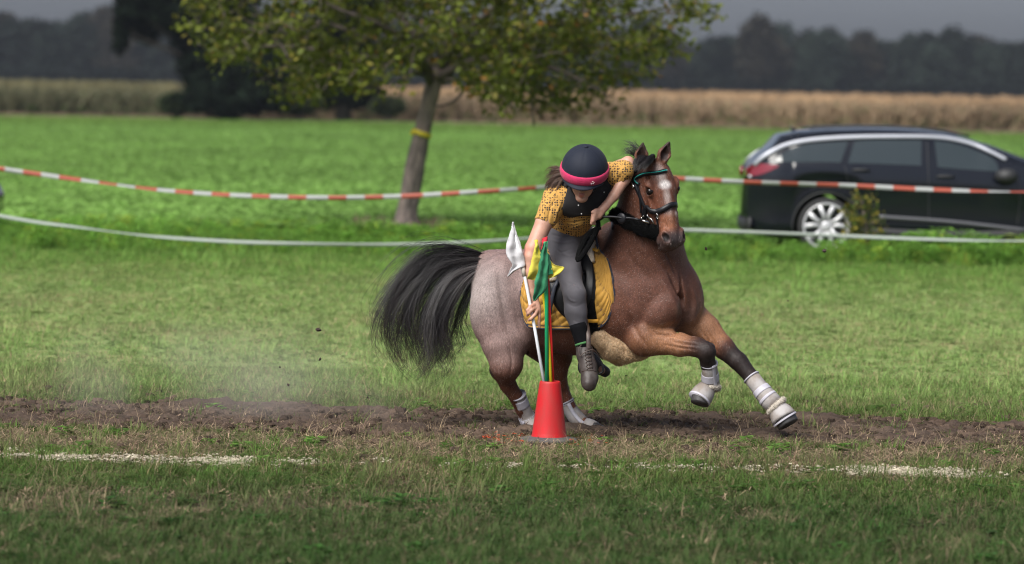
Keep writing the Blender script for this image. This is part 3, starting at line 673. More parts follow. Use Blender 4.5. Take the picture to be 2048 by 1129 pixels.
scatter('dry_grass', np.stack([xx, yy, gz(xx, yy)], 1), a, g.uniform(.5, 1.1, 70), np.zeros(70), st2, np.array((.34, .27, .18)) * g.uniform(.6, 1.2, (70, 1)), label='dry straw coloured grass round the foot of the apple tree', cat='dry grass')
# ---- sapling beside the car
sp = empty('sapling', Vector((WY(1735, 500, 42.6).x, 42.6, TERR)), label='small yellow green sapling standing in front of the black estate car', cat='sapling')
g = np.random.default_rng(5); b = MB(); b.tube([WY(1735, 520, 42.6), WY(1733, 460, 42.6), WY(1722, 392, 42.6)], [.014, .011, .004], 6); LPs = []
for i in range(26):
    v0 = g.uniform(400, 505); c = WY(1733 - (505 - v0) * .1, v0, 42.6); rr = .06 + .17 * sm(np.array(v0), 385, 450); a = g.uniform(0, 6.28); e_ = c + Vector((math.cos(a) * rr, math.sin(a) * rr, .1)); b.tube([c, e_], [.004, .002], 4, False)
    for _ in range(26): t = g.uniform(.2, 1.05); LPs.append(np.array(c.lerp(e_, t)) + g.normal(size=3) * .035)
b.build('trunk', m_bark, sp); LPs = np.array(LPs); n = len(LPs); cols = np.where(g.random((n, 1)) < .4, np.array((.22, .19, .03)), np.array((.085, .12, .022))) * g.uniform(.6, 1.3, (n, 1)); link('crown', leaf_mesh('crown', LPs, .06, 9, cols, None, .1), MATS['apple_leaf'], sp, False)['kind'] = 'stuff'

# ---- dark trees at the edge of the maize
m_dleaf = leafmat('dark_leaf', .9, .1); m_dleaf.node_tree.nodes['Principled BSDF'].inputs['Specular IOR Level'].default_value = .02; m_dbark = pmat('dark_bark', (.03, .025, .02), rough=1)
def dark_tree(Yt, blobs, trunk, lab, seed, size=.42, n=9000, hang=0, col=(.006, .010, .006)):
    g = np.random.default_rng(seed); bx = WY(trunk[0], 0, Yt).x; o = empty('dark_tree', Vector((bx, Yt, TERR)), label=lab, cat='tree', group='dark trees at the edge of the maize')
    px = Yt / FOC; b = MB(); tops = []
    hgt = Vector(WY(trunk[0], trunk[1], Yt)).z
    b.tube([(bx, Yt, 0), (bx + .1, Yt, hgt * .5), (bx - .1, Yt, hgt)], [.45, .35, .12], 10); b.build('trunk', m_dbark, o)
    LP = []; tot = sum(q[2] * q[3] for q in blobs); bb = MB()
    for (u, v, ru, rv, dd) in blobs:
        c = np.array(WY(u, v, Yt + dd)); m = int(n * ru * rv / tot); d = g.normal(size=(m, 3)); d /= np.linalg.norm(d, axis=1)[:, None]; r = g.random((m, 1)) ** .45
        q = c + d * r * np.array((ru * px, ru * px, rv * px)); nz_ = np.array([noise.noise(Vector(tuple(x * .55))) for x in q]); q = q[nz_ > -.2 - .15 * g.random(len(q))]; LP.append(q)
        bb.tube([(bx, Yt, max(1.0, hgt * .35)), tuple(c)], [.14, .05], 5, False)
    bb.build('branch', m_dbark, o, kind='stuff'); LP = np.concatenate(LP); m = len(LP); cols = np.array(col) * g.uniform(.5, 1.7, (m, 1))
    link('crown', leaf_mesh('crown', LP, size, seed, cols, None, .3), m_dleaf, o, False)['kind'] = 'stuff'; return o
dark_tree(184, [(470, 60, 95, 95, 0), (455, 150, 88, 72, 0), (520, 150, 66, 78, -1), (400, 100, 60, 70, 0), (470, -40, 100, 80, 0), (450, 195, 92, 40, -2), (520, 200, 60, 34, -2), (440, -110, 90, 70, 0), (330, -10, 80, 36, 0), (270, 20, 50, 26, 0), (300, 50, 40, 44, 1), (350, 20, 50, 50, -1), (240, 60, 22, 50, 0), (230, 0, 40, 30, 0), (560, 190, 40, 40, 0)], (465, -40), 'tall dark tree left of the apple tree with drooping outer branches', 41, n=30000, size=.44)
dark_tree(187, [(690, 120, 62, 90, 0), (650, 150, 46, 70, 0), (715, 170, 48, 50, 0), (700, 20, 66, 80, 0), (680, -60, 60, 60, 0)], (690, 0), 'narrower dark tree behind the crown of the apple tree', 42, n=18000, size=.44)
def bush(name, u, v, ru, rv, Yt, col, lab, seed, n=1800):
    o = empty(name, Vector((WY(u, v, Yt).x, Yt, TERR)), label=lab, cat='bush', group='bushes between the dark trees'); g = np.random.default_rng(seed); px = Yt / FOC; c = np.array(WY(u, v, Yt)); d = g.normal(size=(n, 3)); d /= np.linalg.norm(d, axis=1)[:, None]
    P_ = c + d * g.random((n, 1)) ** .45 * np.array((ru, ru, rv)) * px; link('crown', leaf_mesh('crown', P_, .38, seed, np.array(col) * g.uniform(.5, 1.6, (n, 1)), None, .2), m_dleaf, o, False)['kind'] = 'stuff'
    b = MB(); b.tube([(c[0], Yt, 0), (c[0], Yt, c[2])], [.12, .05], 6); b.build('trunk', m_bark, o)
bush('bush', 600, 200, 46, 30, 184, (.045, .058, .026), 'grey green bush right of the tall dark tree', 43)
bush('bush', 775, 212, 36, 20, 184.5, (.040, .050, .025), 'low olive bush left of the apple trunk', 44, 1200)
bush('bush', 352, 208, 34, 22, 183.5, (.034, .048, .022), 'low green bush at the left foot of the tall dark tree', 45, 1200)

# ---- maize
M_MAIZE = tint_mat('maize', .8, .2, .2)
def maize(name, seed):
    g = np.random.default_rng(seed); V = []; F = []; C = []
    def ribbon(p, w_, c):
        b0 = len(V)
        for i, (q, s) in enumerate(p):
            V.append(q - s * w_ * (1 - .8 * i / (len(p) - 1))); V.append(q + s * w_ * (1 - .8 * i / (len(p) - 1))); C.append(c); C.append(c)
        for i in range(len(p) - 1): F.append((b0 + 2 * i, b0 + 2 * i + 1, b0 + 2 * i + 3, b0 + 2 * i + 2))
    for k in range(4):
        ox = np.array((g.normal() * .1, g.normal() * .12, 0)); h = g.uniform(1.55, 1.85); s = np.array((1, 0, 0)); ribbon([(ox + (0, 0, z), s) for z in (0, h * .5, h)], .016, (.85, .8, .7))
        for j in range(10):
            z = h * g.uniform(.15, .92); a = g.uniform(0, 6.28); d = np.array((math.cos(a), math.sin(a), 0)); s = np.array((-d[1], d[0], 0)); L_ = g.uniform(.35, .65)
            grn = g.random() < .25 * (1.2 - z / h); c = np.array((.45, .75, .4) if grn else (1, .95, .9)) * g.uniform(.6, 1.25)
            ribbon([(ox + (0, 0, z), s), (ox + d * L_ * .5 + (0, 0, z + .16), s), (ox + d * L_ + (0, 0, z - .12), s)], .04, c)
        for j in range(5): d = g.normal(size=3) * .08; d[2] = .22; ribbon([(ox + (0, 0, h), np.array((1, 0, 0))), (ox + (0, 0, h) + d, np.array((1, 0, 0)))], .012, (1.25, 1.1, .95))
    me = mesh_np(name, np.array(V), np.array(F)); vcol(me, np.array(C)); return link(name, me, M_MAIZE)
mz_c = proto_coll('maize_set', [maize('maize_a', 1), maize('maize_b', 2), maize('maize_c', 3)])
P_ = []; 
for r_i in range(26):
    yy = 193.5 + r_i * .8 + (r_i > 12) * (r_i - 12) * 1.5; xx = np.arange(-60, 60, .30); P_.append(np.stack([xx + g.normal(size=len(xx)) * .1, np.full(len(xx), yy) + g.normal(size=len(xx)) * .15, np.full(len(xx), TERR)], 1))
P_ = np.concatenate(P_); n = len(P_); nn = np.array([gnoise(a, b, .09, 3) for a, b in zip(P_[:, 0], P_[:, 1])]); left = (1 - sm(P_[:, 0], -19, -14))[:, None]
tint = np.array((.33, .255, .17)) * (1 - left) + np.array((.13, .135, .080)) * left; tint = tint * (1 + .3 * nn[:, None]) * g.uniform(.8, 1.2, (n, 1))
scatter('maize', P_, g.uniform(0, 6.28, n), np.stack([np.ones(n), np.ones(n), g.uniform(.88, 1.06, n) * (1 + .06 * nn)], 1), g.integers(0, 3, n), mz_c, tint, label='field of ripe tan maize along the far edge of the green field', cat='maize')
# dry stubble margin in front of the maize
st_c = proto_coll('stubbles', [tuft('stub_a', 26, .30, .22, .02, .5, 31, .0), tuft('stub_b', 22, .22, .25, .02, .7, 32, .0)])
x = g.uniform(-58, 58, 11000); y = g.uniform(186, 193.5, 11000); n = 11000; scatter('stubble', np.stack([x, y, gz(x, y)], 1), g.uniform(0, 6.28, n), g.uniform(.6, 1.3, n), g.integers(0, 2, n), st_c, np.array((.36, .26, .20)) * g.uniform(.7, 1.2, (n, 1)), label='dry pinkish tan grass margin in front of the maize', cat='dry grass')
# ---- the far wood
M_WOOD = tint_mat('wood_foliage', .8, .1, .1)
def wtree(name, seed, conifer=False):
    g = np.random.default_rng(seed); V = []; F = []; C = []; n = 1500; h = 15.
    if conifer: z = g.random(n) ** .8; r = (1 - z) * 3.2 * (.7 + .3 * np.sin(z * 30)) + .2; z = 2 + z * 14
    else: z = g.random(n); r = 4.6 * np.sqrt(np.clip(1 - ((z - .45) / .56) ** 2, 0, 1)) + .3; z = 1.5 + z * 13.5
    a = g.random(n) * 6.283; rr = r * g.random(n) ** .4; lump = 1 + .25 * np.sin(a * 3 + seed) * np.sin(z * .7 + seed)
    P_ = np.stack([np.cos(a) * rr * lump, np.sin(a) * rr * lump, z + g.normal(size=n) * .5], 1); me = leaf_mesh(name, P_, 1.25, seed, np.ones((n, 3)) * g.uniform(.45, 1.5, (n, 1)), None, .2)
    me.materials.append(M_WOOD); o = bpy.data.objects.new(name, me); COL.objects.link(o); return o
wd_c = proto_coll('wood_set', [wtree('wood_a', 1), wtree('wood_b', 2), wtree('wood_c', 3, True), wtree('wood_d', 4)])
P_ = []; 
for row in range(5):
    xx = np.arange(-190, 190, 5.2) + g.normal(size=len(np.arange(-190, 190, 5.2))) * 1.6; P_.append(np.stack([xx, 690 + row * 9 + g.normal(size=len(xx)) * 2.5, np.full(len(xx), TERR)], 1))
P_ = np.concatenate(P_); n = len(P_); nn = np.array([gnoise(a, 0, .045, 8) for a in P_[:, 0]]); hs_ = (.88 + .16 * nn + g.normal(size=n) * .07); hs_ *= 1.03 * (1 + .08 * (1 - sm(P_[:, 0], -70, -30)))
scatter('far_wood', P_, g.uniform(0, 6.28, n), np.stack([np.full(n, .95), np.full(n, .95), hs_], 1), g.choice([0, 1, 3, 3, 0, 1, 3, 0, 1, 3], n), wd_c, np.where(g.random((n, 1)) < .3, np.array((.026, .023, .016)), np.array((.014, .021, .015))) * g.uniform(.5, 1.6, (n, 1)) * (1 + .5 * nn[:, None]), label='dark hazy wood lining the horizon', cat='wood')
# undergrowth closing the wood's foot
us_c = proto_coll('under', [herb('under_a', 300, 3.6, 3.4, 71, 1.0, .6)])
xx = np.arange(-190, 190, 2.6); n = len(xx); scatter('undergrowth', np.stack([xx, 684 + g.normal(size=n), np.full(n, TERR)], 1), g.uniform(0, 6.28, n), g.uniform(.8, 1.4, n), np.zeros(n), us_c, np.array((.016, .023, .018)) * g.uniform(.7, 1.3, (n, 1)), label='dark undergrowth at the foot of the far wood', cat='undergrowth')
# ---- haze: one closed box of thin air round everything
b = MB(); b.box((0, 750 / 1 - 20, 22), (1000, 1500, 46)); hz = b.build('haze', None, None, False)
mh = bpy.data.materials.new('haze_air'); mh.use_nodes = True; N, L = mh.node_tree.nodes, mh.node_tree.links; N.remove(N['Principled BSDF']); pv = N.new('ShaderNodeVolumePrincipled')
pv.inputs['Color'].default_value = (.70, .76, .88, 1); pv.inputs['Density'].default_value = .00010; pv.inputs['Anisotropy'].default_value = .0; L.new(pv.outputs[0], N['Material Output'].inputs['Volume']); hz.data.materials.append(mh); tag(hz, 'thin bluish haze in the air over the fields', 'haze', kind='stuff')

# ---- dust kicked up over the track behind the pony
DA, DB = W(-60, 860, .6), W(1010, 700, .6)
dm = MB(); dm.ball(((DA.x + DB.x) / 2, SUBJ + .55, .30), ((DB.x - DA.x) / 2, .75, .52), 32, 16); du = dm.build('dust_cloud', None, None)
md = bpy.data.materials.new('dust'); md.use_nodes = True; N, L = md.node_tree.nodes, md.node_tree.links; N.remove(N['Principled BSDF']); pv = N.new('ShaderNodeVolumePrincipled'); pv.inputs['Color'].default_value = (.85, .76, .68, 1)
t = N.new('ShaderNodeTexCoord'); n_ = N.new('ShaderNodeTexNoise'); n_.inputs['Scale'].default_value = 1.6; n_.inputs['Detail'].default_value = 3; L.new(t.outputs['Object'], n_.inputs['Vector'])
sp_ = N.new('ShaderNodeTexGradient'); sp_.gradient_type = 'SPHERICAL'; mp_ = N.new('ShaderNodeMapping'); mp_.vector_type = 'TEXTURE'; mp_.inputs['Location'].default_value = ((DA.x + DB.x) / 2, SUBJ + .55, .22); mp_.inputs['Scale'].default_value = ((DB.x - DA.x) / 2, .75, .5)
L.new(t.outputs['Object'], mp_.inputs[0]); L.new(mp_.outputs[0], sp_.inputs[0]); r_ = N.new('ShaderNodeMapRange'); r_.inputs[1].default_value = .38; r_.inputs[2].default_value = .72; L.new(n_.outputs[0], r_.inputs[0])
m1_ = N.new('ShaderNodeMath'); m1_.operation = 'MULTIPLY'; L.new(sp_.outputs['Fac'], m1_.inputs[0]); L.new(r_.outputs[0], m1_.inputs[1]); m2_ = N.new('ShaderNodeMath'); m2_.operation = 'MULTIPLY'; m2_.inputs[1].default_value = .75; L.new(m1_.outputs[0], m2_.inputs[0]); L.new(m2_.outputs[0], pv.inputs['Density'])
L.new(pv.outputs[0], N['Material Output'].inputs['Volume']); du.data.materials.append(md); tag(du, 'thin pale dust hanging over the dirt track behind the pony', 'dust', kind='stuff')
# ================================================================ CONE, FLAGS, TAPES
CD = -.60
cb = W(1098, 884, CD); cb.z = .005
cone = empty('traffic_cone', cb, label='red flag holder cone with a dark round rubber base', cat='cone')
m_cone = pmat('cone_red', (.46, .010, .014), rough=.5, spec=.3, col2=(.36, .026, .024), noise_scale=9, stretch=(2, 2, .6), bump=.0006, bump_scale=50)
kx = (SUBJ + CD) / FOC
h_c = (W(1098, 770, CD) - cb).length
prof = [(36.5, 0), (36.2, 2), (34.5, 8), (34, 10), (30, 42), (25.5, 78), (21.3, 109), (20.5, 113), (19.3, 114), (18.6, 112), (21.5, 92), (26, 60)]
b = MB(); b.lathe([(r * kx, .02 + z * kx) for r, z in prof], cb, None, 40); b.build('cone_body', m_cone, cone)
b = MB(); b.lathe([(r * kx, z * kx) for r, z in [(57, 0), (58, 3), (57, 5.5), (50, 7), (40, 8), (36, 9.5), (30, 9.5), (20, 9)]], cb, None, 40); b.build('cone_base', pmat('cone_rubber', (.05, .052, .058), rough=.8, noise_amt=.35, noise_scale=18, col2=(.09, .08, .07), bump=.002, bump_scale=60), cone)
def cmat(n, c): return pmat(n, c, rough=.85, noise_amt=.12, noise_scale=30, bump=.0015, bump_scale=70, sheen=.2, trans=.15)
def cloth(mb, Lf, Rt, n=30, m=16, rip=.012, ph=0.0, fr=2.2):
    A = spline(Lf, n); B_ = spline(Rt, n); V = []; F = []
    for i in range(n):
        for j in range(m):
            t = j / (m - 1); p = A[i] * (1 - t) + B_[i] * t; p = p.copy(); p[2] += rip * math.sin(t * 6.28 * fr * .5 + ph + i * .16) + rip * .5 * math.sin(i * .5 + t * 3 + ph); q_ = W(*p); nv = noise.noise_vector(q_ * 22); V.append(q_ + Vector((nv.x * .006, nv.y * .012, nv.z * .004)) + noise.noise_vector(q_ * 60) * .003)
    for i in range(n - 1):
        for j in range(m - 1): F.append((i * m + j, i * m + j + 1, (i + 1) * m + j + 1, (i + 1) * m + j))
    return mb.add(V, F)
def flag(lab, pole, pc, pr, cloths, cc, held=None):
    o = empty('marker_flag', W(*pole[0]), label=lab, cat='flag', group='marker flags standing in the red cone')
    b = MB(); b.tube([W(*p) for p in pole], [pr] * len(pole), 12); b.build('pole', pc, o)
    for c in cloths:
        b = MB(); cloth(b, *c[:2], **c[2]); f = b.build('flag_cloth', cc, o); so = f.modifiers.new('t', 'SOLIDIFY'); so.thickness = .0015
    return o
def pm(n, c): return pmat(n, c, rough=.35, noise_amt=.08, noise_scale=20)
fw_ = flag('white flag cane being pulled from the cone by the rider', [(1094, 800, CD), (1070, 660, -.615), (1047, 540, -.60), (1026, 452, -.585)], pm('white_pole', (.72, .73, .76)), .0098,
     [([(1025, 445, -.60), (1021, 462, -.60), (1014, 485, -.61), (1012, 502, -.615), (1016, 515, -.62), (1024, 528, -.62), (1020, 540, -.625), (1013, 553, -.63)], [(1028, 445, -.60), (1034, 468, -.595), (1042, 492, -.595), (1046, 505, -.60), (1049, 520, -.60), (1050, 533, -.61), (1036, 538, -.62), (1015, 554, -.63)], dict(rip=.006, ph=.5, fr=3, n=34, m=16))], cmat('white_cloth', (.52, .51, .52)))
b = MB(); b.tube([W(1044, 530, -.60), W(1049, 553, -.60)], .013, 12); b.build('sleeve', pmat('pole_sleeve', (.55, .50, .42), rough=.8), fw_)
fg_ = flag('green flag cane standing upright in the red cone', [(1094, 800, CD), (1093, 600, -.65), (1091, 484, -.69)], pm('green_pole', (.012, .32, .12)), .0115,
     [([(1086, 487, -.72), (1080, 515, -.72), (1074, 550, -.72), (1067, 582, -.71), (1066, 602, -.71)], [(1096, 482, -.705), (1096.5, 510, -.70), (1096, 540, -.70), (1094, 575, -.69), (1070, 602, -.70)], dict(rip=.007, ph=0, fr=3)),
      ([(1094, 505, -.69), (1093, 525, -.69), (1092, 552, -.69)], [(1097, 508, -.68), (1102, 530, -.685), (1107, 548, -.69)], dict(rip=.005, n=16, m=8))], cmat('green_cloth', (.022, .19, .085)))
fy_ = flag('yellow flag cane crossing behind the green one in the cone', [(1104, 800, CD - .01), (1097.5, 690, -.61), (1092, 630, -.63), (1083, 560, -.655), (1072, 480, -.675)], pm('yellow_pole', (.68, .52, .02)), .0095,
     [([(1071, 481, -.69), (1067, 505, -.69), (1061, 530, -.685), (1054, 556, -.68), (1054, 560, -.68)], [(1074, 483, -.68), (1080, 500, -.68), (1090, 520, -.675), (1092, 545, -.67), (1090, 563, -.665)], dict(rip=.008, ph=1, fr=2)),
      ([(1094, 512, -.675), (1095, 530, -.675), (1096, 546, -.675), (1096, 558, -.675)], [(1097, 514, -.67), (1108, 530, -.675), (1130, 536, -.69), (1112, 553, -.68)], dict(rip=.006, ph=2, fr=2))], cmat('yellow_cloth', (.60, .52, .06)))
fr_ = flag('red flag cane leaning right behind the green one in the cone', [(1108, 800, CD + .03), (1102, 680, -.60), (1096, 560, -.63), (1089, 480, -.64)], pm('red_pole', (.62, .02, .02)), .0085,
     [([(1083, 478, -.645), (1083, 488, -.64), (1082, 500, -.64)], [(1094, 474, -.64), (1096, 488, -.64), (1093, 503, -.64)], dict(rip=.004, n=16, m=8))], cmat('red_cloth', (.55, .012, .03)))
# ---- barrier tapes
TY = 40.0
m_tr = pmat('tape_red', (.42, .095, .06), rough=.4, trans=.3); m_tw = pmat('tape_white', (.42, .43, .42), rough=.4, trans=.3); m_tl = pmat('tape_low', (.38, .42, .38), rough=.5, trans=.3)
def tape(name, pts, wid, seg, lab, colored=True, seed=0):
    P_ = [WY(u, v, TY) for u, v in pts]; S = spline([tuple(p) for p in P_], 400); L_ = np.concatenate([[0], np.cumsum(np.linalg.norm(np.diff(S, axis=0), axis=1))])
    o = empty(name, Vector((P_[0].x, TY, TERR)), label=lab, cat='tape'); g = np.random.default_rng(seed)
    n = int(L_[-1] / .04); t = np.linspace(0, L_[-1], n); Q = np.stack([np.interp(t, L_, S[:, i]) for i in range(3)], 1); tw_ = .35 * np.sin(t * .9 + seed) + .25 * np.sin(t * 2.7) + (1.2 * np.exp(-((t - L_[-1] * .52) / .6) ** 2))
    V = []; F = [[], []]
    for i in range(n): d = np.array((0, math.sin(tw_[i]), math.cos(tw_[i]))) * wid / 2; V += [Q[i] - d, Q[i] + d]
    per = {0: [], 1: []}
    for i in range(n - 1): per[int(t[i] / seg) % 2 if colored else 0].append((2 * i, 2 * i + 2, 2 * i + 3, 2 * i + 1))
    if colored:
        me = mesh_np('tape_band', np.array(V), np.array(per[0] + per[1])); me.materials.append(m_tw); me.materials.append(m_tr)
        me.polygons.foreach_set('material_index', np.array([0] * len(per[0]) + [1] * len(per[1]), np.int32)); ob = link('tape_band', me, None, o, False)
    else: ob = link('tape_band', mesh_np('tape_band', np.array(V), np.array(per[0])), m_tl, o, False)
    so = ob.modifiers.new('t', 'SOLIDIFY'); so.thickness = .001
    return o
tape('barrier_tape', [(-900, 190), (-400, 280), (0, 338), (160, 360), (330, 381), (480, 391), (640, 396), (780, 394), (930, 386), (1080, 376), (1180, 366), (1290, 355)], .052, .21, 'upper red and white barrier tape sagging across the field left of the pony', True, 1)
tape('barrier_tape', [(1290, 355), (1360, 358), (1500, 365), (1700, 372), (1880, 380), (2060, 384), (2300, 383), (2700, 370)], .052, .21, 'upper red and white barrier tape crossing in front of the car', True, 4)
tape('white_tape', [(-900, 250), (-400, 350), (0, 432), (160, 455), (320, 474), (520, 486), (740, 490), (900, 487), (1040, 479), (1180, 468), (1290, 460)], .04, .2, 'lower white tape strung low over the weeds left of the pony', False, 2)
tape('white_tape', [(1290, 460), (1380, 461), (1500, 465), (1700, 473), (1900, 480), (2060, 482), (2300, 480), (2700, 462)], .04, .2, 'lower white tape strung low in front of the car', False, 5)
# slim stakes that carry the tapes: one behind the pony's head, one beyond each edge of the picture
m_stake = pmat('stake_wood', (.22, .17, .12), rough=.9, noise_amt=.3, noise_scale=20)
for i, (u, v) in enumerate(((1290, 350),)):
    p = WY(u, v, TY + .03); b = MB(); b.tube([(p.x, p.y, TERR - .1), (p.x, p.y, p.z + .03)], .014, 8); o = link_based('stake', b.mesh('stake'), m_stake, Vector((p.x, p.y, TERR))); tag(o, 'thin wooden stake behind the pony head carrying the tapes', 'stake')
# ---- soil clods thrown up by the hooves
m_cl = pmat('clod_dark', (.035, .022, .017), rough=1, noise_amt=.4, noise_scale=80)
src = None
for i, (u, v, d, s) in enumerate(((637, 660, .1, 1.3), (640, 719, .2, .8), (1412, 498, -.3, .9), (1649, 502, -.2, 1.2), (577, 770, .3, .7), (1056, 706, .0, .8), (1576, 602, .1, .5), (560, 735, .2, .5), (735, 795, .2, .6), (1252, 752, -.1, .4), (1236, 768, -.2, .4))):
    if src is None:
        g2 = np.random.default_rng(9); b = MB(); b.ball((0, 0, 0), .010, 8, 6); V = np.array(b.v) * g2.uniform(.6, 1.3, (len(b.v), 1)); V[:, 0] *= 1.3; me = bpy.data.meshes.new('soil_clod'); me.from_pydata([tuple(x) for x in V], [], b.f); me.update(); me.materials.append(m_cl); o = bpy.data.objects.new('soil_clod', me); src = o
    else: o = src.copy()
    COL.objects.link(o); o.location = W(u, v, d); o.rotation_euler = (i, i * 2.1, i * .7); o.scale = (s, s, s * .8); tag(o, ['larger dark soil clod flying alone above the grass left of the tail', 'small clod flying below the larger one left of the tail', 'dark clod in the air just right of the pony muzzle', 'reddish brown clod in the air below the car wheel', 'clod in the air low behind the tail', 'clod floating in front of the pony belly beside the white cane', 'tiny clod high in the air right of the pony chest'][i] if i < 7 else 'tiny soil speck thrown up close over the dirt track', 'soil clod', 'soil clods thrown up by the hooves')

# fresh lumps of soil pushed up round the planted hind feet
g2 = np.random.default_rng(12); pts = []
for i in range(70): c = on_ground(((1078, 1205, 1250)[i % 3]) + g2.normal() * 26, 864 + g2.normal() * 4); pts.append((c.x, c.y, .016))
scatter('soil_clods', np.array(pts), g2.uniform(0, 6, 70), g2.uniform(.3, 1.9, 70), g2.integers(0, 3, 70), cl_c, SOIL * g2.uniform(.5, 1.1, (70, 1)), label='fresh dark soil lumps pushed up round the planted hind hooves', cat='soil')
# ================================================================ CAR
CARY = 44.0      # nearest flank
def cxz(u, v): p = WY(u, v, CARY); return p.x, p.z
X0 = cxz(1496, 420)[0]
car = empty('parked_car', Vector((X0 + 2.45, CARY + .93, TERR)), label='black estate car with silver window arc parked behind the tapes', cat='car', group='dark cars parked on the field edge')
m_paint = pmat('black_paint', (.005, .006, .009), rough=.14, coat=.25, spec=.4)
m_trim = pmat('black_trim', (.016, .016, .017), rough=.6)
m_chrome = pmat('satin_silver', (.36, .37, .41), rough=.4, metal=.3)
m_glass = pmat('dark_glass', (.020, .028, .030), rough=.06, spec=.8)
m_tyre = pmat('tyre', (.016, .016, .016), rough=.85); m_rim = pmat('alloy', (.50, .50, .51), rough=.35, metal=.25); m_rdark = pmat('alloy_dark', (.02, .02, .022), rough=.4)
m_red = pmat('tail_red', (.16, .006, .012), rough=.15, coat=1); m_lensw = pmat('lens_white', (.4, .4, .42), rough=.15)
LEN, HW = 4.95, .93
def P2(lst):   # pixel outline -> local (x from the tail, z above ground)
    return [(cxz(u, v)[0] - X0, cxz(u, v)[1] - TERR) for u, v in lst]
roof = P2([(1484, 405), (1488, 385), (1494, 352), (1506, 328), (1541, 300), (1563, 275), (1600, 267), (1660, 262.5), (1737, 261), (1800, 262), (1856, 265), (1905, 272), (1945, 281), (2000, 299), (2048, 318)]) + [(3.85, 1.02), (4.3, .93), (4.7, .80), (4.9, .62), (4.95, .50)]
belt = P2([(1484, 405), (1488, 385), (1494, 352), (1506, 340), (1545, 330), (1600, 329), (1700, 331), (1800, 334), (1880, 338), (1980, 344)]) + [(3.45, .96), (3.85, .95), (4.3, .86), (4.7, .74), (4.9, .58), (4.95, .48)]
rx, rz = zip(*roof); bx_, bz = zip(*belt)
def f_roof(x): return float(np.interp(x, rx, rz))
def f_belt(x): return min(float(np.interp(x, bx_, bz)), f_roof(x) - .001)
WX = [cxz(1653, 447)[0] - X0, cxz(1653, 447)[0] - X0 + 2.83]; WR = .345
def f_bot(x):
    z = .20 + .10 * max(0, 1 - x / .25) + .1 * max(0, (x - 4.7) / .25)
    for wx in WX:
        if abs(x - wx) < .40: z = max(z, .345 + math.sqrt(.40 ** 2 - (x - wx) ** 2) - .02)
    return z
def f_w(x):      # half width at the widest
    return HW * (1 - .22 * max(0, 1 - x / .45) ** 2.2 - .30 * max(0, (x - 4.2) / .75) ** 2.0)
CO = Vector((X0, CARY + HW, TERR))
def body_grid():
    xs_ = sorted(set([0, .01, .03, .06] + list(np.linspace(.1, LEN, 150)) + [wx + s * .40 for wx in WX for s in (-1, 1)] + [wx + s * .39 for wx in WX for s in (-1, 1)]))
    V = []; F = []; sec = 0; rows = []
    for x in xs_:
        zb, zl, zr, w_ = f_bot(x), f_belt(x), f_roof(x), f_w(x); gh = max(0.0, zr - zl); rwf = w_ * (1 - .22 * min(1, gh / .35)); zl = max(zl, zb + .03)
        pr = [(w_ - .10, zb), (w_ - .03, zb + .01), (w_ * .975, zb + (zl - zb) * .2), (w_ * .955, zb + (zl - zb) * .42), (w_ * .985, zb + (zl - zb) * .68), (w_, zb + (zl - zb) * .76), (w_ * .955, zl)]
        if gh > .02: pr += [(w_ * .955 - (w_ * .955 - rwf) * .5, zl + gh * .5), (rwf + .02, zl + gh * .85), (rwf - .03, zr - .02), (rwf * .7, zr + .015), (0, zr + .03)]
        else: pr += [(w_ * .94, zl + gh * .3), (w_ * .9, zl + gh * .6), (w_ * .8, zr), (w_ * .5, zr + .02), (0, zr + .03)]
        rows.append([(x, -y_, z_) for y_, z_ in pr] + [(x, y_, z_) for y_, z_ in reversed(pr[:-1])])
    return rows
rows = body_grid(); m_ = len(rows[0]); b = MB()
for r_ in rows: b.v += [tuple(CO + Vector(q)) for q in r_]
for i in range(len(rows) - 1):
    for k in range(m_ - 1): b.f.append((i * m_ + k, (i + 1) * m_ + k, (i + 1) * m_ + k + 1, i * m_ + k + 1))
b.f.append(tuple(range(m_))); b.f.append(tuple((len(rows) - 1) * m_ + k for k in range(m_ - 1, -1, -1)))
cbody = b.build('body', m_paint, car)
def side_pt(x, z, sgn=-1, off=.004):
    """point on the flank / greenhouse at (x, z)"""
    zb, zl, zr, w_ = f_bot(x), f_belt(x), f_roof(x), f_w(x); gh = max(0.0, zr - zl); rwf = w_ * (1 - .22 * min(1, gh / .35))
    prz = [zb, zb + .01, zb + (zl - zb) * .2, zb + (zl - zb) * .42, zb + (zl - zb) * .68, zb + (zl - zb) * .76, zl, zl + gh * .5, zl + gh * .85, zr - .02]; pry = [w_ - .1, w_ - .03, w_ * .975, w_ * .955, w_ * .985, w_, w_ * .955, w_ * .955 - (w_ * .955 - rwf) * .5, rwf + .02, rwf - .03]
    y_ = float(np.interp(z, prz, pry)) + off; return CO + Vector((x, sgn * y_, z))
def side_patch(name, top, bot, mat, parent, n=20, m=5, off=.006, both=True):
    obs = []
    for sg in ((-1, 1) if both else (-1,)):
        A = spline(P2(top), n); B_ = spline(P2(bot), n); b = MB(); V = [side_pt(*(A[i] * (1 - j / (m - 1)) + B_[i] * (j / (m - 1))), sg, off) for i in range(n) for j in range(m)]
        F = [(i * m + j, i * m + j + 1, (i + 1) * m + j + 1, (i + 1) * m + j) for i in range(n - 1) for j in range(m - 1)]
        if sg > 0: F = [f[::-1] for f in F]
        o = b.add(V, F).build(name, mat, parent); obs.append(o)
    return obs
side_patch('window', [(1552, 320), (1575, 303), (1610, 291), (1650, 287), (1698, 284)], [(1552, 324), (1580, 325), (1620, 325), (1655, 325), (1682, 326)], m_glass, car)
